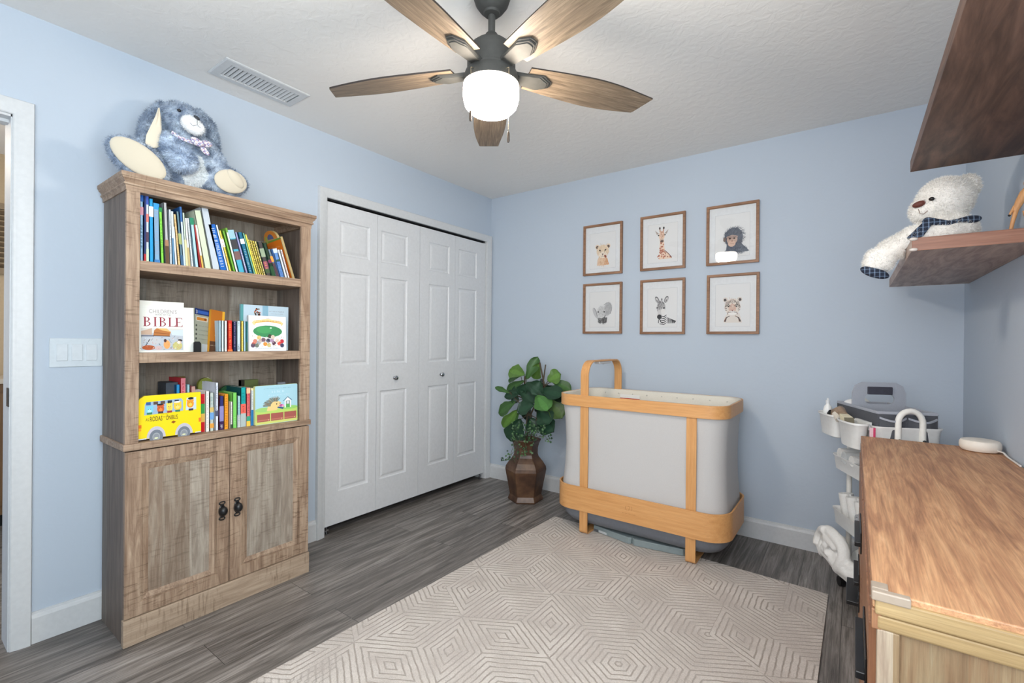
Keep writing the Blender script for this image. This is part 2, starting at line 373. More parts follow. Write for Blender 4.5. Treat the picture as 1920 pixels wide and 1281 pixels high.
for x0, x1, z0, z1 in ((FX0, FX1, FZ0, FZ0+.04), (FX0, FX1, FZ1-.04, FZ1), (FX0, FX0+.04, FZ0, FZ1), (FX1-.04, FX1, FZ0, FZ1), (FX0, FX1, 1.58, 1.62)): b.box(x0, x1, YB-.09, YB-.05, z0, z1)
w2 = struct(b.build('added_window', M['trim'])); MB().box(FX0+.04, FX1-.04, YB-.072, YB-.068, FZ0+.04, FZ1-.04).build('pane', gm, w2)  # unseen window added to go with the fill light
# baseboards with a small rounded cap
def bboard(name, segs):
    b = MB()
    for ax, a0, a1, side in segs:
        prof = [(0, 0), (.014, 0), (.014, .098), (.011, .108), (.007, .112), (.006, .121), (0, .121)]
        if ax == 'y': rings = [[(p[0]*side+(0 if side > 0 else W_), a, p[1]) for p in prof] for a in (a0, a1)]
        else: rings = [[(a, -p[0], p[1]) for p in prof] for a in (a0, a1)]
        b.loft(rings)
    struct(b.build(name, M['trim']))
bboard('baseboard_left', [('y', -2.838, -1.646, 1)])
bboard('baseboard_back', [('x', .014, W_, 1)])
bboard('baseboard_right', [('y', YB, -.014, -1)])
# casings
def casing(name, y0, y1, ztop, wd):
    """moulded casing round an opening y0..y1"""
    b = MB(); prof = [(0, .011), (.004, .014), (.012, .014), (.02, .018), (wd-.012, .021), (wd-.004, .021), (wd, .012)]
    for y, sgn in ((y0, -1), (y1, 1)):
        pr = [(y+sgn*p[0], p[1]) for p in prof]; n = len(pr)
        rings = [[(0, q[0], z) for q in (pr[0], pr[-1])][:1]+[(q[1], q[0], zz) for q, zz in zip(pr, zs)]+[(0, pr[-1][0], zs[-1])] for z, zs in
                 ((0, [0]*n), (ztop, [ztop+p[0] for p in prof]))]
        rings[1][0] = (0, pr[0][0], ztop); b.loft(rings)
    rings = []
    for y, sgn in ((y0, -1), (y1, 1)):
        rings.append([(0, y, ztop)]+[(p[1], y+sgn*p[0], ztop+p[0]) for p in prof]+[(0, y+sgn*prof[-1][0], ztop+prof[-1][0])])
    b.loft(rings)
    return struct(b.build(name, M['trim'], smooth=35))
casing('trim_1', YC0, YC1, 2.052, .056)
tr2 = casing('trim_2', YD0, -2.898, 2.036, .060)
b = MB()   # jamb lining with stop
for y0, y1 in ((YD1-.0165, YD1), (YD0, YD0+.018)): b.box(-T-.012, .004, y0, y1, 0, 2.045)
b.box(-T-.012, .004, YD0, YD1, 2.027, 2.045); b.box(-.075, -.04, YD0, YD1, 2.015, 2.027)
b.build('jamb', M['trim'], tr2)
b = MB().box(-.034, .005, YD1-.019, YD1-.016, .93, 1.0); b.build('strike_plate', M['black'], tr2)
# hall beyond the doorway
b = MB().box(-2.25, -2.13, YB-.3, -1.9, 0, H_); struct(b.build('wall_hall', M['hall']))
b = MB().box(-2.13, -T, -2.62, -2.5, 0, H_); struct(b.build('wall_hall_side', M['hall']))
hc = thing('hall_cabinet', 'brown wooden cabinet seen in a sliver through the doorway at the left edge', 'cabinet', (-1.9, -2.95, 0))
wdk = wood('cabinet_brown', [(.2, (92, 66, 42)), (.5, (124, 92, 60)), (.8, (150, 116, 80))], 'z', 3, 10)
MB().box(-2.12, -1.7, -3.5, -2.64, .08, .9).build('body', wdk, hc, bevel=.003)
MB().box(-2.12, -1.68, -3.52, -2.63, .9, .93).build('counter', plain((206, 196, 182), .3), hc, bevel=.003)
MB().box(-2.1, -1.75, -3.48, -2.66, 0, .08).build('plinth', M['dark'], hc)
for k in range(2): MB().box(-1.7, -1.684, -3.47+.42*k, -3.09+.42*k, .14, .84).build('door', wdk, hc, bevel=.003)
vd = thing('wall_louvre', 'brown louvred grille high in the hall beyond the doorway', 'grille', (-2.12, -2.95, 1.9))
MB().box(-2.13, -2.1, -3.6, -2.64, 1.62, 1.66).box(-2.13, -2.1, -3.6, -2.64, 2.06, 2.1).build('frame', plain((150, 132, 108), .6), vd)
b = MB()
for k in range(11): b.obox((-2.128, -3.6, 1.67+.036*k), (.02, 0, .02), (0, .96, 0), (.004, 0, -.006))
b.build('slats', plain((118, 100, 78), .6), vd)

# folding closet doors
dr = struct(bpy.data.objects.new('door_1', None)); sc.collection.objects.link(dr); dr.location = (-.03, (YC0+YC1)/2, 0)
def leaf(y0, y1, z0, z1, xf, pan, rows):
    """six-panel style leaf: one column of raised panels pan=(ya,yb), rows of (za,zb)"""
    b = MB(); ys = [y0, pan[0], pan[1], y1]; zs = [z0]
    for a, c in rows: zs += [a, c]
    zs.append(z1)
    for i in range(3):
        for j in range(len(zs)-1):
            ya, yb, za, zb = ys[i], ys[i+1], zs[j], zs[j+1]
            if i == 1 and j % 2 == 1:
                prev = None
                for ins, dx in ((0, 0), (.006, -.007), (.016, -.0085), (.032, -.0015), (.036, -.001)):
                    r = [(xf+dx, ya+ins, za+ins), (xf+dx, yb-ins, za+ins), (xf+dx, yb-ins, zb-ins), (xf+dx, ya+ins, zb-ins)]
                    if prev: b.loft([prev, r], cap=False)
                    prev = r
                b.add(prev, [(0, 1, 2, 3)])
            else: b.add([(xf, ya, za), (xf, yb, za), (xf, yb, zb), (xf, ya, zb)], [(0, 1, 2, 3)])
    b.add([(xf, y0, z0), (xf-.03, y0, z0), (xf-.03, y1, z0), (xf, y1, z0), (xf, y0, z1), (xf-.03, y0, z1), (xf-.03, y1, z1), (xf, y1, z1)],
          [(0, 1, 2, 3), (4, 7, 6, 5), (0, 4, 5, 1), (2, 6, 7, 3), (1, 5, 6, 2)])
    b.keepn = False
    return b.build('door_leaf', M['door'], dr, smooth=20)
rows = [(.25, .85), (1.03, 1.62), (1.72, 1.935)]
g = .0015; c3 = (YC0+YC1)/2; q = (YC1-YC0)/4
pans = [(-1.492, -1.27), (-1.178, -.946), (-.735, -.517), (-.411, -.186)]
for k in range(4):
    leaf(YC0+.006+q*k*.993+(g if k else 0), YC0+.006+q*(k+1)*.993-g, .05, 2.034, -.006, pans[k], rows)
MB().box(-.045, -.012, YC0+.004, YC1-.004, 2.046, 2.055).build('track', M['dark'], dr)
MB().box(-T, -T+.005, YC0, YC1, .0, .05).build('shade_strip', M['dark'], dr)  # black strip put in as the shade below the doors
for y in (-1.058, -.604):
    k = MB(); mt = Matrix.Rotation(PI/2, 4, 'Y')
    k.lathe([(.011, 0), (.011, .003), (.006, .006), (.006, .014), (.014, .02), (.0165, .026), (.013, .031), (.004, .033)], (-.007, y, .931), 20, mt)
    k.build('knob', plain((190, 192, 196), .12, 1., name='chrome'), dr, smooth=40)
for y in (YC1-.04, YC0+.03):
    k = MB().box(-.03, -.006, y-.014, y+.014, 0, .006).tube([(-.018, y, .0), (-.018, y, .05)], .004, 8).tube([(-.018, y-.01, .02), (-.018, y+.012, .026)], .0065, 8)
    k.build('pivot_bracket', plain((150, 150, 152), .3, 1.), dr, smooth=40)
# closet jambs
b = MB().box(-T, 0, YC0-.0, YC0+.004, 0, 2.055).box(-T, 0, YC1-.004, YC1, 0, 2.055)
struct(b.build('trim_3', M['trim']))

# ceiling vent
v = thing('ceiling_vent', 'white slatted air vent in the ceiling above the bookcase', 'vent', (.236, -2.09, H_))
b = MB(); x0, x1, y0, y1 = .137, .334, -2.29, -1.895; ix0, ix1, iy0, iy1 = x0+.037, x1-.037, y0+.037, y1-.037
def ringf(b, a, c, z0, z1):
    b.loft([[(a[0], a[2], z0), (a[1], a[2], z0), (a[1], a[3], z0), (a[0], a[3], z0)], [(c[0], c[2], z1), (c[1], c[2], z1), (c[1], c[3], z1), (c[0], c[3], z1)]], cap=False)
ringf(b, (x0, x1, y0, y1), (x0, x1, y0, y1), H_-.0005, H_-.004)
ringf(b, (x0, x1, y0, y1), (x0+.006, x1-.006, y0+.006, y1-.006), H_-.004, H_-.007)
ringf(b, (x0+.006, x1-.006, y0+.006, y1-.006), (ix0, ix1, iy0, iy1), H_-.007, H_-.009)
ringf(b, (ix0, ix1, iy0, iy1), (ix0, ix1, iy0, iy1), H_-.009, H_-.0005)
b.build('frame', M['trim'], v, smooth=20)
MB().box(ix0, ix1, iy0, iy1, H_-.0015, H_-.0007).build('duct', plain((70, 72, 78), .9), v)
for k in range(17):
    y = iy0+.012+(iy1-iy0-.02)*k/16
    MB().obox((ix0, y, H_-.0085), (ix1-ix0, 0, 0), (0, -.010, .0068), (0, .0010, .0006)).build('slat', M['trim'], v)

# switch plate with three rockers
s = thing('light_switch', 'white triple rocker switch plate on the blue wall left of the bookcase', 'light switch', (0, -2.7, 1.133))
MB().box(0, .006, -2.793, -2.63, 1.074, 1.191).build('plate', plain((204, 212, 218), .4), s, bevel=.002)
for k in range(3):
    yc = -2.756+.0455*k
    rk = MB().obox((.004, yc-.0165, 1.0995), (.006, 0, 0), (0, .033, 0), (0, 0, .067)); rk.add([(.0062, yc-.0175, 1.0985), (.0062, yc+.0175, 1.0985), (.0062, yc+.0175, 1.1675), (.0062, yc-.0175, 1.1675)], [(0, 1, 2, 3)])
    rk.build('rocker', plain((208, 214, 219), .35), s, bevel=.0012)

# ------------------------------------------------------------------ rug
def rug_mat():
    m, nt, b = new_mat('rug_wool'); b.inputs['Roughness'].default_value = .95; b.inputs['Specular IOR Level'].default_value = .1
    S = .442; t = nd(nt, 'ShaderNodeTexCoord')
    mp = nd(nt, 'ShaderNodeMapping'); mp.inputs['Scale'].default_value = (1/S, 1/S, 0); mp.inputs['Location'].default_value = (20, 17.3205, 0)
    nt.links.new(t.outputs['Object'], mp.inputs[0])
    wob = nd(nt, 'ShaderNodeTexNoise', Scale=30., Detail=2.); nt.links.new(t.outputs['Object'], wob.inputs['Vector'])
    wo = nd(nt, 'ShaderNodeVectorMath', operation='MULTIPLY_ADD'); nt.links.new(wob.outputs['Color'], wo.inputs[0]); wo.inputs[1].default_value = (.02, .02, 0); nt.links.new(mp.outputs[0], wo.inputs[2])
    def cell(off):
        a = nd(nt, 'ShaderNodeVectorMath', operation='ADD'); nt.links.new(wo.outputs[0], a.inputs[0]); a.inputs[1].default_value = off
        q = nd(nt, 'ShaderNodeVectorMath', operation='MODULO'); nt.links.new(a.outputs[0], q.inputs[0]); q.inputs[1].default_value = (1, 1.7320508, 1)
        r = nd(nt, 'ShaderNodeVectorMath', operation='SUBTRACT'); nt.links.new(q.outputs[0], r.inputs[0]); r.inputs[1].default_value = (.5, .8660254, 0)
        L = nd(nt, 'ShaderNodeVectorMath', operation='LENGTH'); nt.links.new(r.outputs[0], L.inputs[0]); return r.outputs[0], L.outputs['Value']
    A, LA = cell((0, 0, 0)); B, LB = cell((.5, .8660254, 0))
    mx = nd(nt, 'ShaderNodeMix', data_type='VECTOR'); nt.links.new(math_n(nt, 'LESS_THAN', LA, LB), mx.inputs[0]); nt.links.new(B, mx.inputs[4]); nt.links.new(A, mx.inputs[5])
    G = mx.outputs[1]; ts = []
    for an in (90, 210, 330):
        d = nd(nt, 'ShaderNodeVectorMath', operation='DOT_PRODUCT'); nt.links.new(G, d.inputs[0]); d.inputs[1].default_value = (math.cos(math.radians(an)), math.sin(math.radians(an)), 0); ts.append(d.outputs['Value'])
    mn = math_n(nt, 'MINIMUM', math_n(nt, 'MINIMUM', ts[0], ts[1]), ts[2]); mxx = math_n(nt, 'MAXIMUM', math_n(nt, 'MAXIMUM', ts[0], ts[1]), ts[2])
    k = (2/3)*1.7320508
    u = math_n(nt, 'MULTIPLY', math_n(nt, 'SUBTRACT', mxx, mn), k)
    vv = math_n(nt, 'SUBTRACT', math_n(nt, 'MULTIPLY', mn, -3*k), u)
    iu = math_n(nt, 'SUBTRACT', 1., u); d = math_n(nt, 'MINIMUM', vv, iu)
    cen = nd(nt, 'ShaderNodeVectorMath', operation='SUBTRACT'); nt.links.new(wo.outputs[0], cen.inputs[0]); nt.links.new(G, cen.inputs[1])
    cs = nd(nt, 'ShaderNodeVectorMath', operation='SNAP'); nt.links.new(cen.outputs[0], cs.inputs[0]); cs.inputs[1].default_value = (.25, .4330127, 1)
    fam = math_n(nt, 'ADD', math_n(nt, 'MULTIPLY', math_n(nt, 'COMPARE', mn, ts[0], 1e-5), 3.), math_n(nt, 'MULTIPLY', math_n(nt, 'COMPARE', mn, ts[1], 1e-5), 7.))
    wn = nd(nt, 'ShaderNodeTexWhiteNoise', noise_dimensions='4D'); nt.links.new(cs.outputs[0], wn.inputs['Vector']); nt.links.new(fam, wn.inputs['W'])
    d = math_n(nt, 'ADD', math_n(nt, 'MULTIPLY', math_n(nt, 'LESS_THAN', wn.outputs['Value'], .5), math_n(nt, 'SUBTRACT', math_n(nt, 'MULTIPLY', iu, 1.), d)), d)
    ln = math_n(nt, 'PINGPONG', math_n(nt, 'MULTIPLY', d, 9.5), .5)      # 0..0.5 across a ridge
    gr = nd(nt, 'ShaderNodeMapRange', interpolation_type='SMOOTHSTEP'); gr.inputs['From Min'].default_value = .03; gr.inputs['From Max'].default_value = .2; nt.links.new(ln, gr.inputs[0])
    n = nd(nt, 'ShaderNodeTexNoise', Scale=420., Detail=3.); nt.links.new(t.outputs['Object'], n.inputs['Vector'])
    n2 = nd(nt, 'ShaderNodeTexNoise', Scale=7., Detail=4.); nt.links.new(t.outputs['Object'], n2.inputs['Vector'])
    base = ramp(nt, n2.outputs[0], [(.35, (200, 191, 184)), (.65, (219, 211, 204))])
    base = mix(nt, base, ramp(nt, n.outputs[0], [(.3, (.80, .79, .78)), (.6, (1, 1, 1))]), .7)
    brk = ramp(nt, n2.outputs[0], [(.3, (.25, .25, .25)), (.6, (1, 1, 1))])
    dark = mix(nt, base, rgba((.79, .775, .76)), 1.)
    dark = mix(nt, base, dark, nd_sep(nt, brk), 'MIX')
    col = mix(nt, dark, base, gr.outputs[0], 'MIX')
    nt.links.new(col, b.inputs['Base Color'])
    hh = math_n(nt, 'ADD', math_n(nt, 'MULTIPLY', gr.outputs[0], 1.), math_n(nt, 'MULTIPLY', n.outputs[0], .5)); bump(nt, b, hh, .45, .004)
    return m
b = MB(); outline = [at(1040, 968, 'z', .012), at(1553, 1114, 'z', .012)]
a0, a1 = outline[0], outline[1]; dn = (at(465, 1281, 'z', .012)-a0); dn = Vector((dn.x*1.17, dn.y*1.17, 0))
p4 = [Vector((a0.x, a0.y, 0)), Vector((a1.x, a1.y, 0)), Vector((a1.x-.018, a0.y+dn.y, 0)), Vector((a0.x+dn.x, a0.y+dn.y, 0))]
nx, ny = 24, 36; g1 = []
for zz in (0.001, .011):
    g1.append([[p4[0].lerp(p4[1], i/nx).lerp(p4[3].lerp(p4[2], i/nx), j/ny)+Vector((0, 0, zz)) for i in range(nx+1)] for j in range(ny+1)])
vs = [p for row in g1[1] for p in row]
b.add(vs, [(j*(nx+1)+i, (j+1)*(nx+1)+i, (j+1)*(nx+1)+i+1, j*(nx+1)+i+1) for j in range(ny) for i in range(nx)])
ed = [p4[0], p4[1], p4[2], p4[3]]
b.loft([[p+Vector((0, 0, .001)) for p in ed], [p+Vector((0, 0, .011)) for p in ed]], cap=False)
rc = Vector((1.455+.442/2*0, -1.575, 0))
rg = b.build('area_rug', rug_mat(), loc=rc)
tag(rg, 'beige rug with raised geometric line pattern on the grey floor', 'rug')

# ------------------------------------------------------------------ ceiling fan
fan = thing('ceiling_fan', 'five-blade ceiling fan with grey-brown blades, dark motor and lit round bowl', 'ceiling fan', (FAN.x, FAN.y, H_))
iron = plain((66, 66, 64), .62, .15, spec=.3, name='gunmetal')
MB().lathe([(.0, H_-.001), (.068, H_-.001), (.068, H_-.02), (.058, H_-.05), (.042, H_-.072), (.03, H_-.078), (.028, H_-.086), (.014, H_-.09), (.0, H_-.09)], FAN, 40).build('canopy', iron, fan, smooth=40)
MB().tube([FAN+Vector((0, 0, H_-.085)), FAN+Vector((0, 0, 2.26))], .0125, 16).build('downrod', iron, fan, smooth=60)
MB().lathe([(.0, 2.285), (.02, 2.285), (.026, 2.275), (.034, 2.262), (.058, 2.25), (.074, 2.236), (.082, 2.222), (.0855, 2.205), (.0855, 2.156), (.087, 2.153), (.0885, 2.150), (.0885, 2.146), (.092, 2.143), (.0975, 2.125), (.0995, 2.108), (.0995, 2.101), (.09, 2.101), (.0, 2.101)], FAN, 48).build('motor_housing', iron, fan, smooth=35)
bm_, bnt, bb = new_mat('lit_glass_bowl'); bb.inputs['Base Color'].default_value = (1, .98, .94, 1)
bb.inputs['Emission Color'].default_value = (1, .87, .72, 1); bb.inputs['Emission Strength'].default_value = 76; bb.inputs['Roughness'].default_value = .3
MB().lathe([(.0, 2.1), (.094, 2.1), (.0985, 2.09), (.0985, 2.055), (.092, 2.03), (.075, 2.012), (.05, 2.003), (.0, 2.0)], FAN, 48).build('light_bowl', bm_, fan, smooth=60)
def blade_pts(n=14):
    up, lo = [], []
    for i in range(n+1):
        t = i/n; r = .135+.525*t; wv = .052+.024*math.sin(min(t*1.15, 1)*PI*.62)-.030*max(0, (t-.45)/.55)**1.7
        up.append((r, wv)); lo.append((r, -wv))
    up[-1] = (.66-.03, up[-1][1]); up.insert(-1, (.625, up[-2][1]*.99)); lo[-1] = (.664, lo[-1][1])
    return up+lo[::-1]
for k in range(5):
    an = math.radians(129.55+72*k)
    e = bpy.data.objects.new('blade', None)
    Mx = Matrix.Translation(FAN+Vector((0, 0, 2.158))) @ Matrix.Rotation(an, 4, 'Z') @ Matrix.Rotation(math.radians(-11), 4, 'X')
    pts = blade_pts(); rings = [[Vector((x, y, z)) for x, y in pts] for z in (-.003, .003)]
    mb = MB(); mb.loft(rings)
    o = mb.build('blade', M['blade'], None); mb2 = None
    # local mesh, placed by matrix so that the grain runs along each blade
    o.parent = fan; o.matrix_local = Matrix.Translation(-fan.location) @ Mx
    o.data.materials.append(plain((46, 38, 34), .6)); 
    for p in o.data.polygons:
        if abs(p.normal.z) < .5: p.material_index = 1
    bi = MB()
    outl = [(.085, .024), (.12, .026), (.192, .036), (.228, .014), (.23, 0), (.228, -.014), (.192, -.036), (.12, -.026), (.085, -.024)]
    bi.loft([[Vector((x, y, z)) for x, y in [(p[0]-ins*1.1*(1 if p[0] > .1 else 0), p[1]*(1-ins*9)) for p in outl]] for z, ins in ((-.0035, 0), (-.0085, 0), (-.009, .006), (-.013, .008), (-.0135, .014), (-.016, .016))])
    q = bi.build('blade_bracket', iron, None, smooth=30); q.parent = o
for px_, pyt, pyb, yy in ((883, 125, 206, -2.027), (954, 160, 246, -1.953)):
    a = at(px_, pyt, 'y', yy); bot = at(px_, pyb, 'y', yy).z; top = max(a.z, 2.118)
    ch = MB().tube([(FAN.x+(a.x-FAN.x)*.86, FAN.y+(a.y-FAN.y)*.86, top), (a.x, a.y, top-.004), (a.x, a.y, bot)], .0012, 6)
    c_ = ch.build('pull_chain', plain((200, 188, 164), .3, 1.), fan, smooth=60)
    MB().lathe([(.0, bot+.001), (.002, bot), (.0042, bot-.006), (.0046, bot-.03), (.0034, bot-.037), (.0, bot-.0375)], (a.x, a.y, 0), 12).build('fob', plain((70, 56, 44), .4), c_, smooth=40)

# ------------------------------------------------------------------ framed animal prints
glass, gn, gb2 = new_mat('picture_glass')
nt = glass.node_tree; out = nt.nodes['Material Output']; tr = nd(nt, 'ShaderNodeBsdfTransparent'); gl = nd(nt, 'ShaderNodeBsdfGlossy', Roughness=.02)
fr = nd(nt, 'ShaderNodeFresnel', IOR=1.5); ms = nd(nt, 'ShaderNodeMixShader'); nt.links.new(fr.outputs[0], ms.inputs[0]); nt.links.new(tr.outputs[0], ms.inputs[1]); nt.links.new(gl.outputs[0], ms.inputs[2]); nt.links.new(ms.outputs[0], out.inputs[0])
def picture(x0, x1, z0, z1, label, fn):
    t = thing('picture_frame', label, 'framed picture', ((x0+x1)/2, -.002, z0), 'framed animal prints')
    fw, yf, yb = .0165, -.022, -.002; b = MB()
    for a, c, s_ in ((x0, x1, 0), (x1, x0, 0)): pass
    rings = []
    prof = [(0, yb), (0, yf), (.004, yf-.001), (fw-.003, yf-.001), (fw, yf+.003), (fw, yb)]
    for X, Z, sx, sz in ((x0, z0, 1, 1), (x1, z0, -1, 1), (x1, z1, -1, -1), (x0, z1, 1, -1)): rings.append([(X+sx*p[0], p[1], Z+sz*p[0]) for p in prof])
    rings.append(rings[0]); b.loft(rings, True, False); b.build('frame', M['frame'], t, smooth=30)
    MB().box(x0+.01, x1-.01, -.009, -.0035, z0+.01, z1-.01).build('mat_board', plain((222, 224, 226), .7), t)
    iw, ih = .052, .056
    ar = Art(((x0+x1)/2, -.0092, (z0+z1)/2-.008), (1, 0, 0), (0, 0, 1), (0, -1, 0))
    wI, hI = (x1-x0)/2-iw, (z1-z0)/2-ih
    ar.rect(-wI-.0012, -hI-.0012, wI+.0012, hI+.0012, (186, 188, 192)); ar.rect(-wI, -hI, wI, hI, (224, 224, 224))
    fn(ar, random.Random(3)); ar.mb.build('print', M['print'], t)
    g_ = MB().add([(x0+.014, -.0175, z0+.014), (x1-.014, -.0175, z0+.014), (x1-.014, -.0175, z1-.014), (x0+.014, -.0175, z1-.014)], [(0, 1, 2, 3)]); g_.build('glass', glass, t)
def lion(a, r):
    a.poly([(-.045, -.11), (-.042, -.07), (-.03, -.045), (.03, -.045), (.042, -.07), (.05, -.11)], (226, 196, 166)); a.poly([(.012, -.11), (.02, -.06), (.036, -.06), (.052, -.105)], (214, 160, 120))
    for s in (-1, 1): a.ell(.044*s, .03, .017, .017, (226, 204, 180)); a.ell(.045*s, .027, .010, .011, (84, 66, 58), 20*s)
    a.ell(0, -.005, .05, .048, (230, 208, 180)); a.ell(0, -.032, .034, .024, (238, 224, 206))
    a.strokes(170, (0, 0, .052, .052), lambda u, v: math.degrees(math.atan2(v+.02, u)), .009, .0011, [(206, 178, 146), (236, 218, 194), (190, 160, 128)], r)
    a.strokes(110, (0, -.085, .04, .03), -90, .012, .0011, [(212, 174, 138), (236, 212, 184), (196, 140, 100)], r)
    for s in (-1, 1): a.ell(.022*s, .002, .008, .0055, (40, 32, 28), 28*s); a.line([(.012*s, -.018), (.02*s, .004)], .0022, (120, 92, 70))
    a.poly([(-.008, -.024), (.008, -.024), (0, -.034)], (86, 60, 54)); a.line([(0, -.034), (0, -.042)], .0016, (80, 60, 52)); a.line([(-.012, -.046), (0, -.041), (.012, -.046)], .0016, (80, 60, 52)); a.ell(.022, -.045, .008, .012, (140, 70, 46), 30)
def giraffe(a, r):
    a.poly([(-.024, -.11), (-.02, -.02), (-.018, .02), (.01, .02), (.012, -.03), (.022, -.062), (.05, -.085), (.064, -.108)], (232, 206, 184))
    for _ in range(46):
        v = r.uniform(-.105, .01); wv = .014 if v > -.05 else .014+(-.05-v)*.65; u = -.006+r.uniform(-1, 1)*wv+max(0, -.05-v)*.35
        n = 5; rr = r.uniform(.004, .0075); a.poly([(u+rr*math.cos(2*PI*i/n+1)*r.uniform(.7, 1.1), v+rr*math.sin(2*PI*i/n+1)*r.uniform(.7, 1.1)) for i in range(n)], r.choice([(176, 104, 84), (160, 88, 72), (196, 130, 104)]))
    a.line([(.014, -.05), (.04, -.074), (.064, -.104)], .005, (120, 76, 64))
    a.ell(-.006, .052, .020, .032, (228, 198, 174)); a.ell(-.006, .02, .014, .014, (206, 180, 160)); a.ell(-.004, .014, .012, .008, (96, 80, 74))
    a.strokes(90, (-.006, .055, .014, .025), 90, .008, .0012, [(190, 130, 108), (160, 96, 80), (238, 216, 196)], r)
    for s in (-1, 1):
        a.line([(-.006+.011*s, .078), (-.006+.013*s, .1)], .0075, (196, 150, 126)); a.ell(-.006+.0135*s, .104, .0055, .009, (44, 34, 32))
        a.poly([(-.006+.018*s, .066), (-.006+.046*s, .092), (-.006+.034*s, .062)], (170, 156, 148)); a.ell(-.006+.022*s, .056, .0055, .0045, (40, 32, 30))
def chimp(a, r):
    D = (96, 103, 117)
    a.poly([(-.062, -.112), (-.036, -.09), (-.03, -.05), (.05, -.05), (.066, -.07), (.098, -.105), (.09, -.108)], D); a.ell(.008, -.01, .054, .058, D); a.ell(.01, -.03, .05, .05, D)
    a.strokes(420, (.01, -.01, .058, .06), lambda u, v: math.degrees(math.atan2(v+.03, u-.005))-50, .014, .0014, [(80, 86, 98), (116, 124, 138), (98, 105, 118), (66, 70, 80)], r)
    a.strokes(330, (.03, -.085, .055, .025), -70, .014, .0014, [(82, 88, 102), (126, 135, 150), (102, 110, 124)], r)
    a.ell(.0, -.028, .031, .03, (196, 170, 156)); a.ell(-.002, -.052, .022, .02, (216, 186, 168)); a.ell(.0, -.012, .034, .012, (176, 152, 142))
    for s in (-1, 1): a.ell(.0+.013*s, -.02, .006, .005, (60, 40, 34)); a.line([(.004*s, -.012), (.024*s, -.010)], .003, (120, 100, 92))
    a.line([(-.012, -.054), (0, -.051), (.012, -.054)], .0018, (150, 116, 104)); a.ell(0, -.036, .005, .003, (150, 120, 108)); a.ell(-.044, -.024, .008, .014, (130, 112, 106))
def elephant(a, r):
    G = (178, 178, 180)
    a.ell(.042, .0, .034, .052, (196, 196, 198), -18); a.ell(.042, .0, .026, .042, (180, 180, 182), -18); a.ell(-.056, -.025, .016, .044, (192, 192, 194), 24)
    a.line([(.012, .032), (.034, .048), (.056, .046), (.07, .026), (.073, -.002), (.064, -.034)], .003, (130, 130, 132)); a.line([(-.066, .012), (-.05, -.016), (-.042, -.05)], .003, (120, 120, 122))
    a.poly([(-.038, -.062), (-.03, -.098), (.034, -.098), (.04, -.06)], (110, 110, 112)); a.ell(-.008, -.022, .034, .046, (206, 206, 206)); a.ell(-.01, -.056, .026, .02, (212, 212, 212))
    a.strokes(240, (-.008, -.02, .034, .044), 80, .01, .0009, [(170, 170, 172), (226, 226, 226), (190, 190, 190)], r); a.strokes(160, (.042, 0, .028, .044), 60, .014, .0009, [(160, 160, 162), (206, 206, 206)], r)
    a.strokes(170, (.0, -.082, .034, .016), -80, .014, .0014, [(40, 40, 42), (84, 84, 86), (150, 150, 150)], r)
    for s in (-1, 1): a.ell(-.008+.024*s, -.018, .0048, .0066, (50, 50, 52))
    a.line([(-.03, -.064), (-.006, -.07), (.018, -.06), (.026, -.044)], .005, (60, 60, 62))
def zebra(a, r):
    Wt, K = (226, 226, 226), (44, 44, 48)
    a.poly([(-.03, -.108), (-.02, -.06), (.0, -.03), (.03, -.03), (.05, -.066), (.07, -.076), (.088, -.096), (.084, -.11)], Wt)
    for k in range(5): y = -.05-.013*k; a.poly([(-.006-.003*k, y-.006), (.012, y-.009), (.03+.001*k, y+.003), (.03, y-.003), (.012, y-.0155), (-.005-.003*k, y-.010)], K)
    for k in range(7): x = .036+.0075*k; a.poly([(x, -.108), (x+.004, -.108), (x+.002+.002*k, -.068-.004*k), (x-.003+.001*k, -.064-.004*k)], K if k % 2 or k > 3 else (90, 90, 94))
    a.line([(-.026, -.106), (-.024, -.086), (-.016, -.072)], .005, K); a.line([(-.016, -.08), (-.006, -.1), (.004, -.106)], .0045, K)
    a.ell(-.008, .0, .03, .046, (176, 174, 174)); a.ell(-.012, -.036, .02, .03, (206, 204, 204)); a.ell(.006, -.025, .014, .03, (226, 224, 222)); a.ell(-.019, -.062, .0165, .0165, (48, 48, 50))
    a.strokes(170, (-.012, .012, .02, .03), 84, .012, .0012, [(120, 118, 120), (216, 214, 214), (90, 88, 92)], r)
    for s, q in ((-1, 24), (1, -22)):
        cx = -.006+(.034 if s > 0 else -.03); a.ell(cx, .056, .0125, .024, (90, 90, 92), q); a.ell(cx+.001*s, .054, .009, .019, (204, 202, 202), q); a.ell(cx, .048, .0035, .010, (120, 118, 118), q)
    a.ell(-.003, .056, .0035, .010, K); a.line([(.0, .04), (.014, .026)], .0035, K); a.line([(-.014, .046), (-.016, .034)], .003, K)
    a.ell(-.035, .0, .0055, .0045, K); a.ell(.012, -.002, .0062, .006, K)
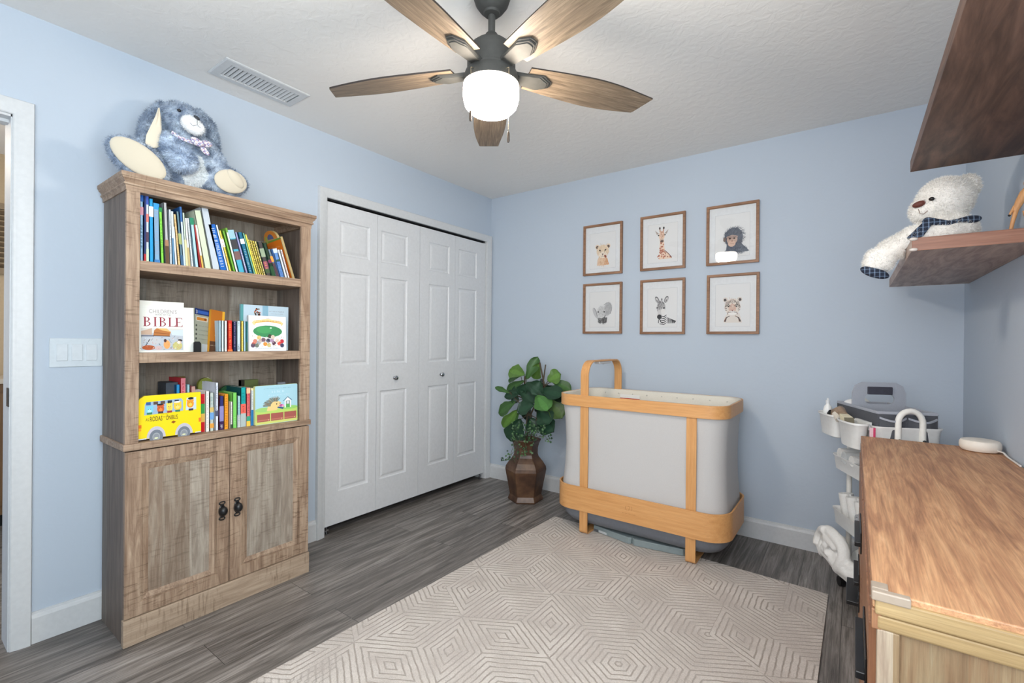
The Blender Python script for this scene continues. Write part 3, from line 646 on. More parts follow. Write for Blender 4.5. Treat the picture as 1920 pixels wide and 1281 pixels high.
def tiger(a, r):
    K = (70, 62, 60)
    a.poly([(-.05, -.11), (-.046, -.08), (-.03, -.05), (.04, -.05), (.05, -.085), (.056, -.11)], (222, 214, 206))
    for s in (-1, 1):
        for k in range(3): a.line([(s*(.016+.01*k), -.068-.004*k), (s*(.034+.006*k), -.076-.01*k), (s*(.04+.004*k), -.104)], .004, r.choice([K, (140, 104, 88)]))
        a.ell(.042*s, .036, .014, .014, (214, 204, 196)); a.ell(.043*s, .034, .008, .009, K)
    a.ell(0, -.01, .047, .052, (224, 214, 204)); a.ell(0, -.02, .022, .03, (214, 182, 166)); a.ell(0, -.048, .025, .015, (236, 232, 228))
    a.strokes(160, (0, 0, .048, .048), lambda u, v: math.degrees(math.atan2(v+.03, u)), .008, .001, [(200, 170, 150), (240, 234, 226), (180, 150, 132)], r)
    for s in (-1, 1):
        for k in range(4): a.line([(s*(.008+.009*k), .032-.003*k), (s*(.014+.008*k), .022-.006*k), (s*(.014+.01*k), .014-.009*k)], .003, K)
        for k in range(3): a.line([(s*.044, -.005-.012*k), (s*.032, -.010-.011*k)], .0028, K)
        a.line([(s*.01, -.006), (s*.022, .004), (s*.036, -.002)], .0034, K); a.ell(s*.023, -.007, .006, .0045, (60, 54, 50)); a.line([(s*.006, -.042), (s*.026, -.046), (s*.03, -.058)], .003, (96, 84, 78))
    for k in range(3): a.line([(-.006, .036-.009*k), (0, .03-.009*k), (.006, .036-.009*k)], .0022, K)
    a.poly([(-.008, -.03), (.008, -.03), (0, -.038)], (150, 96, 88)); a.line([(0, -.038), (0, -.046)], .0014, K)
for (x0, x1, z0, z1, lb, fn) in (
    (.914, 1.225, 1.693, 2.07, 'thin brown frame with a lion cub print, left of the giraffe on the blue wall', lion),
    (1.361, 1.669, 1.695, 2.073, 'thin brown frame with a giraffe print, in the middle of the top row', giraffe),
    (1.803, 2.108, 1.693, 2.073, 'thin brown frame with a dark-haired chimpanzee print, lamp mirrored in its glass', chimp),
    (.916, 1.226, 1.256, 1.631, 'thin brown frame with a grey baby elephant print, above the plant', elephant),
    (1.364, 1.67, 1.252, 1.63, 'thin brown frame with a striped zebra foal print, above the crib', zebra),
    (1.809, 2.113, 1.252, 1.632, 'thin brown frame with a tiger cub print, below the chimpanzee', tiger)): picture(x0, x1, z0, z1, lb, fn)
# ------------------------------------------------------------------ bookcase
BX = .325
bc = thing('bookcase', 'tall rustic brown wooden bookcase with two cabinet doors below three open shelves', 'bookcase', (.17, -2.258, 0))
y0, y1 = -2.636, -1.878
for q0, q1 in ((y0+.004, y0+.022), (y1-.022, y1-.004)): MB().box(.02, BX-.018, q0, q1, .783, 1.8).build('side_panel', M['barn_side'], bc)
for q0, q1 in ((y0+.006, y0+.024), (y1-.024, y1-.006)): MB().box(.02, BX-.02, q0, q1, .0, .757).build('cabinet_side', M['barn_side'], bc, bevel=.001)
for q0, q1 in ((y0+.002, y0+.045), (y1-.052, y1-.002)): MB().box(BX-.018, BX, q0, q1, .783, 1.766).build('stile', M['barn_v'], bc, bevel=.0015)
MB().box(.02, .027, y0+.02, y1-.02, .78, 1.8).build('back_panel', M['barn_back'], bc)
for z in (1.459, 1.096): MB().box(.027, BX-.004, y0+.022, y1-.022, z, z+.04).build('shelf', M['barn_h'], bc, bevel=.0015)
MB().box(.018, BX+.006, y0-.004, y1+.004, .757, .783).build('cabinet_top', M['barn_h'], bc, bevel=.003)
b = MB(); pr = [(.0005, 1.764), (.0005, 1.775), (.002, 1.782), (.008, 1.786), (.008, 1.791), (.004, 1.795), (.008, 1.802), (.014, 1.808), (.014, 1.812), (.018, 1.816), (.018, 1.83), (-.04, 1.83), (-.04, 1.764)]
b.loft([[(.018, y0-p[0], p[1]) for p in pr], [(BX+p[0], y0-p[0], p[1]) for p in pr], [(BX+p[0], y1+p[0], p[1]) for p in pr], [(.018, y1+p[0], p[1]) for p in pr]])
b.build('crown', M['barn_h'], bc, smooth=20)
MB().box(.018, BX-.02, y0+.004, y1-.004, 1.8, 1.828).build('top_panel', M['barn_h'], bc)
MB().box(BX-.02, BX+.006, y0, y1, 0, .103).build('base_board', M['barn_base'], bc, bevel=.002)
MB().box(.03, BX-.022, y0+.024, y1-.024, .1, .75).build('inner_box', M['dark'], bc)
def bdoor(ya, yb, side):
    b = MB(); za, zb = .107, .752; prev = None; x = BX
    for ins, dx in ((0, -.018), (0, 0), (.050, 0), (.051, -.006), (.056, -.006), (.058, -.002), (.078, -.009)):
        r = [(x+dx, ya+ins, za+ins), (x+dx, yb-ins, za+ins), (x+dx, yb-ins, zb-ins), (x+dx, ya+ins, zb-ins)]
        if prev: b.loft([prev, r], cap=False)
        prev = r
    d = b.build('door', M['barn_v'], bc, smooth=15)
    ins = .0775; MB().box(x-.014, x-.0088, ya+ins, yb-ins, za+ins, zb-ins).build('panel', M['barn_board'], d)
    yh = yb-.03 if side < 0 else ya+.03; zh = .432; h = MB()
    for s in (-1, 1):
        ring = [(x+.003, yh+.0115*math.cos(t), zh+s*.034+.0065*math.sin(t)) for t in [2*PI*k/16 for k in range(17)]]; h.tube(ring, .0028, 8)
        h.ell((x+.003, yh, zh+s*.024), .003, .007, .007)
    h.ell((x+.002, yh, zh), .004, .015, .026); h.ell((x+.014, yh, zh), .019, .0175, .0215)
    h.build('handle', M['black'], d, smooth=60)
bdoor(y0+.004, -2.2595, -1); bdoor(-2.2565, y1-.004, 1)

# ------------------------------------------------------------------ crib
cr = thing('crib', 'white fabric bassinet crib in a bent light wood frame with an arched handle', 'crib', (1.55, -.365, .0))
def band(name, x0, x1, ya, yb, r, z0, z1, t=.009, mat='bamboo'):
    b = MB(); p = rrect(x0, x1, ya, yb, r, 12); q = rrect(x0+t, x1-t, ya+t, yb-t, r-t, 12)
    R4 = [[(a, c, z0) for a, c in p], [(a, c, z1) for a, c in p], [(a, c, z1) for a, c in q], [(a, c, z0) for a, c in q]]; R4.append(R4[0])
    b.loft(R4, True, False); return b.build(name, M[mat], cr, smooth=40)
band('rim', 1.043, 2.062, -.632, -.1, .11, .797, .866)
lb = band('lower_band', 1.032, 2.073, -.636, -.096, .125, .155, .302)
def hoop(x, ztop, nm, arch=True):
    ya, yb, t, w2 = -.6225, -.110, .008, .026; b = MB()
    bot = [p for p in rrect(ya, yb, .013, .6, .022, 6) if p[1] < .2]
    path = ([p for p in rrect(ya, yb, .013, ztop, .095, 10) if p[1] > .6]+bot) if arch else [(ya, ztop)]+bot+[(yb, ztop)]
    m = len(path); inner = []
    for i in range(m):
        a, c = path[(i-1) % m if arch else max(i-1, 0)], path[(i+1) % m if arch else min(i+1, m-1)]
        d = Vector((c[0]-a[0], c[1]-a[1])).normalized(); inner.append((path[i][0]-d.y*t, path[i][1]+d.x*t))
    if arch:
        R4 = [[(x-w2, *p) for p in path], [(x+w2, *p) for p in path], [(x+w2, *p) for p in inner], [(x-w2, *p) for p in inner]]; R4.append(R4[0]); b.loft(R4, True, False)
    else: b.loft([[(x-w2, *p), (x+w2, *p), (x+w2, *q), (x-w2, *q)] for p, q in zip(path, inner)])
    return b.build(nm, M['bamboo_v'], cr, smooth=40)
hh = hoop(1.246, 1.078, 'handle_hoop'); hoop(1.884, .80, 'support_hoop', False)
cl = plain((198, 196, 195), .85, nz=.15, nscale=400, name='grey_white_fabric'); cream = plain((226, 220, 208), .9, nz=.1, nscale=200, name='cream_lining')
b = MB(); rings = []
for z, e, r in ((.2, .012, .10), (.3, .012, .10), (.42, .020, .105), (.55, .024, .105), (.7, .020, .1), (.8, .011, .1), (.862, .010, .1)):
    rings.append([(c, d, z) for c, d in rrect(1.043+e, 2.062-e, -.632+e+.008, -.1-e-.006, r, 10)])
for z, e in ((.866, .013), (.862, .024), (.8, .03), (.56, .045), (.5, .06)): rings.append([(c, d, z) for c, d in rrect(1.043+e, 2.062-e, -.632+e, -.1-e, .09, 10)])
b.loft(rings[:7], True, False); b.build('fabric_wall', cl, cr, smooth=50)
b = MB(); b.loft(rings[6:], True, False); b.add(rings[-1], [tuple(range(len(rings[-1])))]); li = b.build('lining', cream, cr, smooth=50)
for k in range(9):
    MB().ell((1.16+.1*k, -.134, .838), .004, .003, .004, nu=8, nv=6).build('snap_button', plain((200, 196, 188), .4), li, smooth=60)
ar = Art((1.345, -.143, .79), (1, 0, 0), (0, 0, 1), (0, -1, 0)); ar.rect(-.07, -.03, .07, .045, (236, 234, 230)); ar.rect(-.07, .008, .07, .02, (196, 60, 40)); ar.rect(-.06, -.012, .06, -.008, (170, 160, 150)); ar.mb.build('warning_tag', M['print'], li)
b = MB(); rings = []
for z, e, r in ((.055, .12, .10), (.058, .095, .11), (.074, .055, .12), (.11, .028, .12), (.16, .022, .115), (.22, .02, .11)): rings.append([(c, d, z) for c, d in rrect(1.032+e, 2.073-e, -.636+e*.9, -.096-e*.9, r, 10)])
b.loft(rings); b.build('base_tub', plain((112, 116, 124), .55, name='grey_plastic'), cr, smooth=50)
b = MB().box(1.246-.02, 1.246+.02, -.45, -.27, 1.052, 1.07); b.build('camera_bar', plain((206, 206, 208), .4), hh, bevel=.006)
MB().ell((1.246, -.36, 1.051), .007, .007, .003, nu=12, nv=8).build('lens', M['black'], hh, smooth=60)
ar = Art((1.545, -.636, .228), (1, 0, 0), (0, 0, 1), (0, -1, 0)); cc = (176, 122, 72)
ar.line([(-.016, .022), (-.022, .014), (-.022, .004), (-.014, -.002)], .002, cc); ar.line([(-.006, -.002), (.004, .008), (.004, .02), (-.004, .024), (-.008, .018)], .002, cc); ar.line([(.012, .024), (.018, .014), (.016, 0)], .002, cc)
ar.scribble(-.04, .04, -.024, .007, cc, random.Random(2)); ar.mb.build('engraved_mark', M['print'], lb)

fb = thing('folding_board', 'flat grey-green plastic board in two halves lying under the crib', 'board', (1.54, -.45, .012))
gg = plain((134, 146, 148), .4, name='grey_green_plastic')
for a, c in (((1.262, -.535), (1.535, -.592)), ((1.545, -.594), (1.838, -.55))):
    b = MB(); A, C = Vector((*a, 0)), Vector((*c, 0)); d = (C-A).normalized(); n_ = Vector((-d.y, d.x, 0))
    for (s0, s1), (za, zb) in (((0, 1), (.013, .05)),):
        L = (C-A).length; pts = [A+d*.0+n_*.02, A+d*.015, A+d*(L-.012), A+d*L+n_*.012, A+d*L+n_*.075, A+n_*.075]
        b.loft([[p+Vector((0, 0, za)) for p in pts], [p+Vector((0, 0, zb-.004)) for p in pts], [p.lerp((A+C)/2+n_*.04, .03)+Vector((0, 0, zb)) for p in pts]])
    p_ = b.build('board_half', gg, fb, bevel=.002)
ar = Art((1.262, -.538, .023), (.27, -.056, 0), (0, 0, 1)); ar.rect(.02, -.006, .05, .007, (90, 92, 96)); ar.rect(.055, -.006, .115, .008, (196, 200, 202)); ar.mb.build('sticker', M['print'], p_)

# ------------------------------------------------------------------ plant in a hexagonal vase
PC = Vector((.588, -.29, 0))
pt = thing('potted_plant', 'fiddle-leaf plant with trailing ivy in a brown hexagonal ceramic vase', 'potted plant', PC)
vm, vnt, vb = new_mat('brown_glaze'); vb.inputs['Roughness'].default_value = .36; vb.inputs['Specular IOR Level'].default_value = .4
n = nd(vnt, 'ShaderNodeTexNoise', Scale=9., Detail=6.); vnt.links.new(coords(vnt), n.inputs['Vector'])
vnt.links.new(ramp(vnt, n.outputs[0], [(.3, (52, 34, 24)), (.5, (82, 56, 40)), (.7, (112, 82, 58))]), vb.inputs['Base Color'])
b = MB(); Rz = Matrix.Rotation(math.radians(34.3), 4, 'Z')
prof = [(.10, 0), (.130, .0), (.134, .012), (.128, .028), (.120, .046), (.134, .12), (.150, .2), (.156, .232), (.152, .255), (.128, .292), (.098, .328), (.090, .35), (.091, .39), (.099, .425), (.112, .45), (.114, .462), (.10, .462), (.086, .44), (.08, .41)]
b.lathe(prof, PC, M4=Rz, sides=6); b.build('vase', vm, pt, bevel=.003)
MB().lathe([(.0, .415), (.074, .415), (.074, .43), (.0, .434)], PC, 20).build('moss', plain((52, 56, 36), .95, nz=.5, nscale=80), pt)
def leafmesh(b, base, tip, wd, nrm, cols, lobed=1., curl=.12, rnd=R):
    base, tip, nrm = Vector(base), Vector(tip), Vector(nrm).normalized(); ax = tip-base; L = ax.length; ax.normalize()
    sd = ax.cross(nrm).normalized(); nr = sd.cross(ax).normalized(); NL, NW = 12, 6; ph = rnd.uniform(0, 6); vs, idx = [], []
    for i in range(NL+1):
        t = i/NL; wv = (math.sin(PI*min(1, t*.97+.02))**.62)*(.62+.5*t-.12*math.sin(t*PI*2)*lobed)*wd*.5 if 0 < t < 1 else .0008
        wv *= 1+.05*math.sin(t*17+ph)
        for j in range(-NW//2, NW//2+1):
            s_ = j/(NW/2); z = curl*wd*(s_*s_)*.9-.16*L*t*t+.018*wd*math.sin(t*24+ph+s_*2)*abs(s_)
            vs.append(base+ax*(L*t)+sd*(wv*s_)+nr*z); idx.append((t, s_))
    n_ = NW+1
    for i in range(NL):
        for j in range(NW):
            t, s_ = (i+.5)/NL, (j+.5)/(NW/2)-1
            c = [x for x in cols]; k = 1.
            if abs(s_) < .2: k = 1.12
            k *= 1+.015*math.sin(t*40+abs(s_)*8)
            b.add([vs[i*n_+j], vs[i*n_+j+1], vs[(i+1)*n_+j+1], vs[(i+1)*n_+j]], [(0, 1, 2, 3)], [min(255, x*k) for x in c])
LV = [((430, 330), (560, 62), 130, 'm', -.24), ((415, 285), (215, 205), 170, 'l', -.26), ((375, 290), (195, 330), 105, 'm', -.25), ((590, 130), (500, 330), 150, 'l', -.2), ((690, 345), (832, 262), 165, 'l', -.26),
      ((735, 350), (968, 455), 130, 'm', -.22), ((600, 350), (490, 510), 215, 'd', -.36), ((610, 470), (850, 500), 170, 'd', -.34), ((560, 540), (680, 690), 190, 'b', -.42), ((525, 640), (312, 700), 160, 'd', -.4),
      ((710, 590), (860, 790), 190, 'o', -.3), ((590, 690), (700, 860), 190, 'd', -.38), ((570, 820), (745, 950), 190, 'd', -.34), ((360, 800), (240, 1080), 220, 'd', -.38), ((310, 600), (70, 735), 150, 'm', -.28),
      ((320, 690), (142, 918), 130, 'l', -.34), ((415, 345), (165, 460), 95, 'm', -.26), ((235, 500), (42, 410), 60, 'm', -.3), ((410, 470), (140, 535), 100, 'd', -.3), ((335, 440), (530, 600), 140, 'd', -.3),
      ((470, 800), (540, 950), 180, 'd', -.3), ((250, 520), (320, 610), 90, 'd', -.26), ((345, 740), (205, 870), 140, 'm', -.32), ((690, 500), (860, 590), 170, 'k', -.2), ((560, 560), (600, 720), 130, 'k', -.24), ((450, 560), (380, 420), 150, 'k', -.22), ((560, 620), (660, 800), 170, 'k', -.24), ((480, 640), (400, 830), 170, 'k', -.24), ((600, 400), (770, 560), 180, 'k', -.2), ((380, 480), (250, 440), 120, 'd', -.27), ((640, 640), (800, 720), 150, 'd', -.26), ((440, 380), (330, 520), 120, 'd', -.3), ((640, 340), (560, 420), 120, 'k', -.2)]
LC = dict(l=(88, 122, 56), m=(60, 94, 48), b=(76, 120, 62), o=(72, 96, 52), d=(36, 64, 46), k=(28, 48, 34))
b = MB(); b.keepn = True; stm = MB(); pl = random.Random(5)
camd = (CAM-Vector((.6, -.3, .9))).normalized()
hub = [at(920+650/6.406, 660+420/6.406, 'y', -.27), at(920+530/6.406, 660+640/6.406, 'y', -.29), at(920+400/6.406, 660+560/6.406, 'y', -.28), at(920+480/6.406, 660+760/6.406, 'y', -.29)]
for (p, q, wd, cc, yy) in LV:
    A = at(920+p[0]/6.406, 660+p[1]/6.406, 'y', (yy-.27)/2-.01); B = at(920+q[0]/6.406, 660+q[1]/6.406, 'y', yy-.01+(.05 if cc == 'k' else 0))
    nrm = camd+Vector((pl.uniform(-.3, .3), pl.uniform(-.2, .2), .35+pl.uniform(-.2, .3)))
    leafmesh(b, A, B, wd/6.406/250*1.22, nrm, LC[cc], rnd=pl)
    h = min(hub, key=lambda t: (t-A).length); stm.tube([h, (h+A)/2+Vector((0, 0, .005)), A+(B-A)*.06], [.004, .003, .0022], 6)
o = b.build('leaves', M['leafcol'], pt, smooth=180)
top = Vector((PC.x, PC.y, .42))
for pth, r_ in (([top, hub[3], hub[1], hub[0], at(1012, 680, 'y', -.26)], .006), ([top+Vector((-.01, 0, 0)), hub[3]+Vector((-.03, 0, 0)), hub[2], at(985, 705, 'y', -.26)], .005), ([top+Vector((.02, 0, 0)), hub[1]+Vector((.03, .02, -.03)), at(1023, 684, 'y', -.22)], .005), ([top, hub[3], at(955, 735, 'y', -.29)], .0045)):
    stm.tube(pth, r_, 8)
stm.build('stems', plain((74, 62, 44), .7), pt, smooth=60)
b = MB(); b.keepn = True; st2 = MB(); iv = random.Random(11)
def ivyleaf(p, sz, col):
    nrm = camd+Vector((iv.uniform(-.6, .6), iv.uniform(-.4, .4), iv.uniform(-.1, .7))); nrm.normalize(); a = Vector((iv.uniform(-1, 1), iv.uniform(-.3, .3), iv.uniform(-1, .5))); a = (a-nrm*a.dot(nrm)).normalized(); s_ = nrm.cross(a)
    pts = [(0, -.2), (.5, -.45), (.42, .05), (.75, .35), (.25, .45), (0, 1), (-.25, .45), (-.75, .35), (-.42, .05), (-.5, -.45)]
    b.add([p+a*(v*sz)+s_*(u*sz)+nrm*(-abs(u)*sz*.2) for u, v in pts], [tuple(range(10))], col)
GI = [(48, 80, 46), (36, 64, 40), (66, 104, 58), (84, 116, 76), (30, 54, 36)]
for (cx, cy, sx, sy, cnt) in ((985, 815, 28, 12, 60), (1005, 806, 18, 10, 30), (988, 838, 12, 12, 16), (968, 828, 10, 12, 14), (962, 852, 14, 10, 16), (948, 862, 8, 5, 9), (1024, 822, 10, 9, 14), (985, 800, 25, 10, 30), (984, 850, 8, 8, 8)):
    for _ in range(cnt):
        p = at(cx+iv.uniform(-sx, sx), cy+iv.uniform(-sy, sy), 'y', PC.y-.085-iv.uniform(0, .045)); ivyleaf(p, iv.uniform(.009, .015), iv.choice(GI))
for pth in ([(975, 822), (966, 845), (946, 864)], [(1000, 820), (1022, 818), (1032, 830)], [(985, 822), (986, 840), (984, 856)], [(968, 822), (958, 850), (966, 868)]):
    st2.tube([at(x, y, 'y', PC.y-.115) for x, y in pth], .0016, 5)
iv_o = b.build('ivy', M['leafcol'], pt); st2.build('ivy_stems', plain((80, 88, 50), .7), iv_o, smooth=60)

# ------------------------------------------------------------------ dresser
ds = thing('dresser', 'brown wooden dresser with worn planked top and black drawer pulls along the right wall', 'dresser', (2.81, -1.505, 0))
dx0, dx1, dy0, dy1, dz = 2.608, 3.018, -2.278, -.742, .81
b = MB().box(dx0, dx1, dy0+.006, dy1, dz-.028, dz); b.build('top', M['dres_top'], ds, bevel=.0025)
b = MB().box(dx0+.003, dx1, dy0+.001, dy0+.03, dz-.036, dz-.010).box(dx0+.006, dx1, dy0+.005, dy0+.03, dz-.060, dz-.038); b.build('end_rail', M['dres_rail'], ds, bevel=.003)
b = MB().obox((dx0-.0016, dy0-.0012, dz-.014), (.048, 0, 0), (0, .014, 0), (0, 0, .0152)).obox((dx0-.0016, dy0+.0128, dz-.014), (.022, 0, 0), (0, .026, 0), (0, 0, .0155)); b.build('corner_guard', plain((160, 144, 128), .4, name='clear_guard'), ds, bevel=.0022)
MB().box(dx0+.006, dx0+.034, dy0+.006, dy0+.05, 0, dz-.06).box(dx1-.03, dx1, dy0+.006, dy0+.05, 0, dz-.06).build('post', M['dres_end'], ds, bevel=.002)
MB().box(dx0+.033, dx1-.02, dy0+.016, dy0+.03, .06, dz-.06).build('end_panel', M['dres_end'], ds)
MB().box(dx0+.02, dx1-.002, dy0+.03, dy1-.004, .07, dz-.03).build('carcass', M['dres_front'], ds)
MB().box(dx0+.01, dx0+.02, dy0+.05, dy1-.01, 0, .07).build('plinth', M['dres_front'], ds)
for j, (za, zb) in enumerate(((.53, .745), (.305, .515), (.08, .29))):
    for k in range(2):
        ya = dy0+.035+.745*k; yb = ya+.735
        d = MB().box(dx0-.004, dx0+.02, ya, yb, za, zb).build('drawer', M['dres_front'], ds, bevel=.003)
        yc = (dy0+.175, -1.45 if j == 0 else -1.12)[k]; zc = (.62, .37, .3)[j]-.0; ex = .02 if (j == 2 and k) else 0
        MB().box(dx0-.021-ex, dx0-.006, yc-.1, yc+.1, zc-.0, zc+.014).box(dx0-.008, dx0-.004, yc-.1, yc+.1, zc-.02, zc+.04).build('drawer_pull', M['black'], d, bevel=.002)
MB().box(dx0-.001, dx0+.012, dy0+.006, dy1-.004, dz-.062, dz-.03).build('front_rail', M['dres_front'], ds, bevel=.002)

# white puck speaker with its cable
sp = thing('sound_machine', 'round cream sound machine lying on the far corner of the dresser', 'sound machine', (2.957, -.812, dz))
MB().lathe([(.0, dz), (.046, dz), (.05, dz+.003)], (2.957, -.812, 0), 36).build('foot', plain((180, 150, 120), .6), sp, smooth=40)
MB().lathe([(.0, dz+.003), (.05, dz+.003), (.0555, dz+.010), (.057, dz+.020), (.056, dz+.032), (.052, dz+.039), (.044, dz+.0415), (.0, dz+.040)], (2.957, -.812, 0), 40).build('body', plain((236, 228, 216), .5, name='cream_plastic'), sp, smooth=40)
b = MB().tube([(2.995, -.85, dz+.012), (3.006, -.875, dz+.012), (3.009, -.91, dz+.005), (3.010, -.95, dz+.004), (3.012, -1.05, dz+.004)], .003, 8); b.build('cable', plain((226, 222, 216), .5), sp, smooth=60)

# ------------------------------------------------------------------ wall shelves
def wshelf(label, x0, ya, yb, z0, z1, mt, pads):
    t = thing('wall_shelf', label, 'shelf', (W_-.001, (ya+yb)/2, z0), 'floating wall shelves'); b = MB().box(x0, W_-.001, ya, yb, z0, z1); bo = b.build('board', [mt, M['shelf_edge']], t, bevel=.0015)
    for p in bo.data.polygons:
        if abs(p.normal.y) > .5: p.material_index = 1
    if pads:
        for z in (z0+.004, z1-.004):
            MB().ell((x0+.004, ya-.001, z), .011, .007, .0055, nu=12, nv=8).build('corner_pad', plain((206, 196, 188), .25, name='clear_pad'), t, smooth=60)
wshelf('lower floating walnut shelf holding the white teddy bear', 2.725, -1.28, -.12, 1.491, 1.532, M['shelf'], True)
wshelf('upper floating walnut shelf with nothing showing on it', 2.736, -2.235, -1.045, 1.806, 1.846, M['shelf_unlit'], False)

# ------------------------------------------------------------------ rolling cart
CO = Vector((2.497, -.352, 0)); CA = Vector((.4, -.9165, 0)); CB = Vector((.9165, .4, 0)); LC_, WC_ = .405, .245
def cp(u, v, z): return CO+CA*u+CB*v+Vector((0, 0, z))
wp = plain((232, 232, 230), .35, name='white_plastic'); ct = thing('rolling_cart', 'white three-tier rolling cart in the corner beyond the dresser', 'cart', cp(LC_/2, WC_/2, 0))
def tray(name, z0, z1, inset=.0, mat=wp):
    b = MB(); R1 = [rrect(inset+e, LC_-inset-e, inset+e, WC_-inset-e, .03) for e in (.02, .006, 0, -.004, -.004, .006, .024)]
    zs = [z0, z0+.006, z1-.012, z1-.006, z1, z1-.008, z0+.006]
    b.loft([[cp(u, v, z) for u, v in r] for r, z in zip(R1, zs)], True, True); return b.build(name, mat, ct, smooth=45)
tray('top_tray', .765, .852); tray('middle_tray', .575, .652); tray('lower_tray', .305, .385); tray('bottom_tray', .065, .118)
for u, nm in ((-.002, 'far'), (LC_+.002, 'near')):
    vc = WC_/2; vs_ = (vc-.044, vc+.044); zt = .925
    pth = [cp(u, vs_[0], .05), cp(u, vs_[0], .872)]+[cp(u, vc-.044*math.cos(t), .872+.05*math.sin(t)) for t in [PI*k/12 for k in range(13)]]+[cp(u, vs_[1], .872), cp(u, vs_[1], .05)]
    h = MB().tube(pth, .0115, 12).build('handle_frame', plain((236, 234, 228), .3, name='white_tube'), ct, smooth=60)
    for v in vs_: MB().ell(cp(u+(.013 if u > 0 else -.013), v, .80), .006, .006, .006, nu=10, nv=8).build('bolt', M['black'], h, smooth=60)
for u in (.04, LC_-.04):
    for v in (.03, WC_-.03):
        q = MB(); c0 = cp(u, v, .024); q.tube([c0-CB*.011, c0+CB*.011], .024, 18); w_ = q.build('caster', M['black'], ct, smooth=40)
        MB().tube([cp(u, v, .03), cp(u, v, .068)], .009, 8).build('stem', wp, w_)
# hanging cups on the side rail
def cup(u0, u1, z0, z1, label):
    t = thing('hanging_cup', label, 'cup', cp((u0+u1)/2, -.04, z0), 'white cups hung on the side of the cart')
    b = MB(); R1 = []
    for e, z in ((.022, z0), (.014, z0+.004), (.002, z1-.012), (-.003, z1-.008), (-.003, z1), (.002, z1-.003), (.018, z0+.008)):
        pts = []
        for k in range(24):
            a = 2*PI*k/24; c, s_ = math.cos(a), math.sin(a); uu = (u0+u1)/2+((u1-u0)/2-e)*(abs(c)**.75)*(1 if c > 0 else -1); vv = -.043+(.038-e)*(abs(s_)**.75)*(1 if s_ > 0 else -1); pts.append(cp(uu, vv, z))
        R1.append(pts)
    b.loft(R1, True, True); b.build('bowl', wp, t, smooth=50); MB().obox(cp(u0+.03, -.009, z1-.03), CA*(u1-u0-.06), CB*.012, (0, 0, .034)).build('hook', wp, t)
cup(.008, .195, .755, .862, 'smaller-looking far white cup on the cart holding the white tube bottle'); cup(.215, .395, .742, .858, 'near white cup on the cart holding a cream box and brushes')
bt = thing('squeeze_bottle', 'white squeeze bottle standing in the far hanging cup', 'bottle', cp(.06, -.045, .765))
MB().lathe([(.0, .0), (.018, .0), (.020, .004), (.020, .10), (.015, .122), (.008, .13), (.008, .137), (.0, .137)], cp(.06, -.045, .768), 20).build('body', plain((236, 236, 234), .3), bt, smooth=50)
MB().lathe([(.0, .0), (.009, .0), (.009, .016), (.004, .018), (.004, .026), (.0, .026)], cp(.06, -.045, .903), 16).build('cap', plain((222, 224, 226), .35), bt, smooth=40)
br_ = thing('baby_brush', 'brown-handled brush lying across the hanging cups', 'brush', cp(.13, -.05, .84))
MB().tube([cp(.12, -.05, .82), cp(.145, -.045, .872), cp(.18, -.04, .885), cp(.225, -.04, .872)], [.008, .02, .022, .012], 12).build('handle', wood('brush_wood', [(.2, (120, 96, 76)), (.5, (156, 132, 110)), (.8, (186, 164, 142))], 'x', 8, 8), br_, smooth=60)
MB().tube([cp(.17, -.055, .868), cp(.205, -.055, .845)], [.016, .014], 12).build('bristles', plain((206, 198, 186), .9, nz=.5), br_, smooth=60)
hb = thing('black_comb', 'small black hair tool poking out of the far cup', 'comb', cp(.1, -.075, .84))
MB().tube([cp(.10, -.055, .80), cp(.11, -.06, .862), cp(.135, -.062, .872)], [.005, .008, .01], 10).build('comb_body', M['black'], hb, smooth=60)
cb = thing('cream_box', 'cream cardboard box leaning in the near hanging cup', 'box', cp(.235, -.05, .765))
o_ = cp(.255, -.062, .752); MB().obox(o_, CA*.045+Vector((0, 0, -.008)), CB*.035, Vector((-.012, 0, .128))).build('carton', plain((222, 212, 184), .7), cb, bevel=.001)
MB().obox(o_+CA*.046-CB*.0005, CA*.007, CB*.036, Vector((-.012, 0, .118))).build('side_flap', plain((120, 112, 92), .7), cb)
pk = thing('pink_tube', 'thin pink and white packet wedged between near cup and top tray', 'packet', cp(.38, -.02, .76))
MB().obox(cp(.408, -.026, .762), CA*.005, CB*.020, (0, 0, .085)).build('packet_body', plain((232, 200, 206), .5), pk)
MB().obox(cp(.4085, -.014, .762), CA*.0055, CB*.008, (0, 0, .085)).build('stripe', plain((206, 70, 110), .5), pk)
# felt organiser with lifted handle on the top tray
og = thing('caddy', 'grey felt organiser caddy with a tall cut-out handle on the cart', 'caddy', cp(.2, .15, .772))
dg = plain((84, 86, 92), .95, nz=.25, nscale=300, name='dark_felt'); lg = plain((166, 170, 180), .9, nz=.25, nscale=300, name='light_felt')
U0, U1, V0, V1 = .02, .385, .012, .233
def walls(b, u0, u1, v0, v1, z0, z1, t=.006):
    b.obox(cp(u0, v0, z0), CA*(u1-u0), CB*t, (0, 0, z1-z0)); b.obox(cp(u0, v1-t, z0), CA*(u1-u0), CB*t, (0, 0, z1-z0)); b.obox(cp(u0, v0, z0), CA*t, CB*(v1-v0), (0, 0, z1-z0)); b.obox(cp(u1-t, v0, z0), CA*t, CB*(v1-v0), (0, 0, z1-z0)); b.obox(cp(u0, v0, z0), CA*(u1-u0), CB*(v1-v0), (0, 0, .004)); return b
walls(MB(), U0, U1, V0, V1, .773, .905).build('body', dg, og, bevel=.002)
b = MB(); 
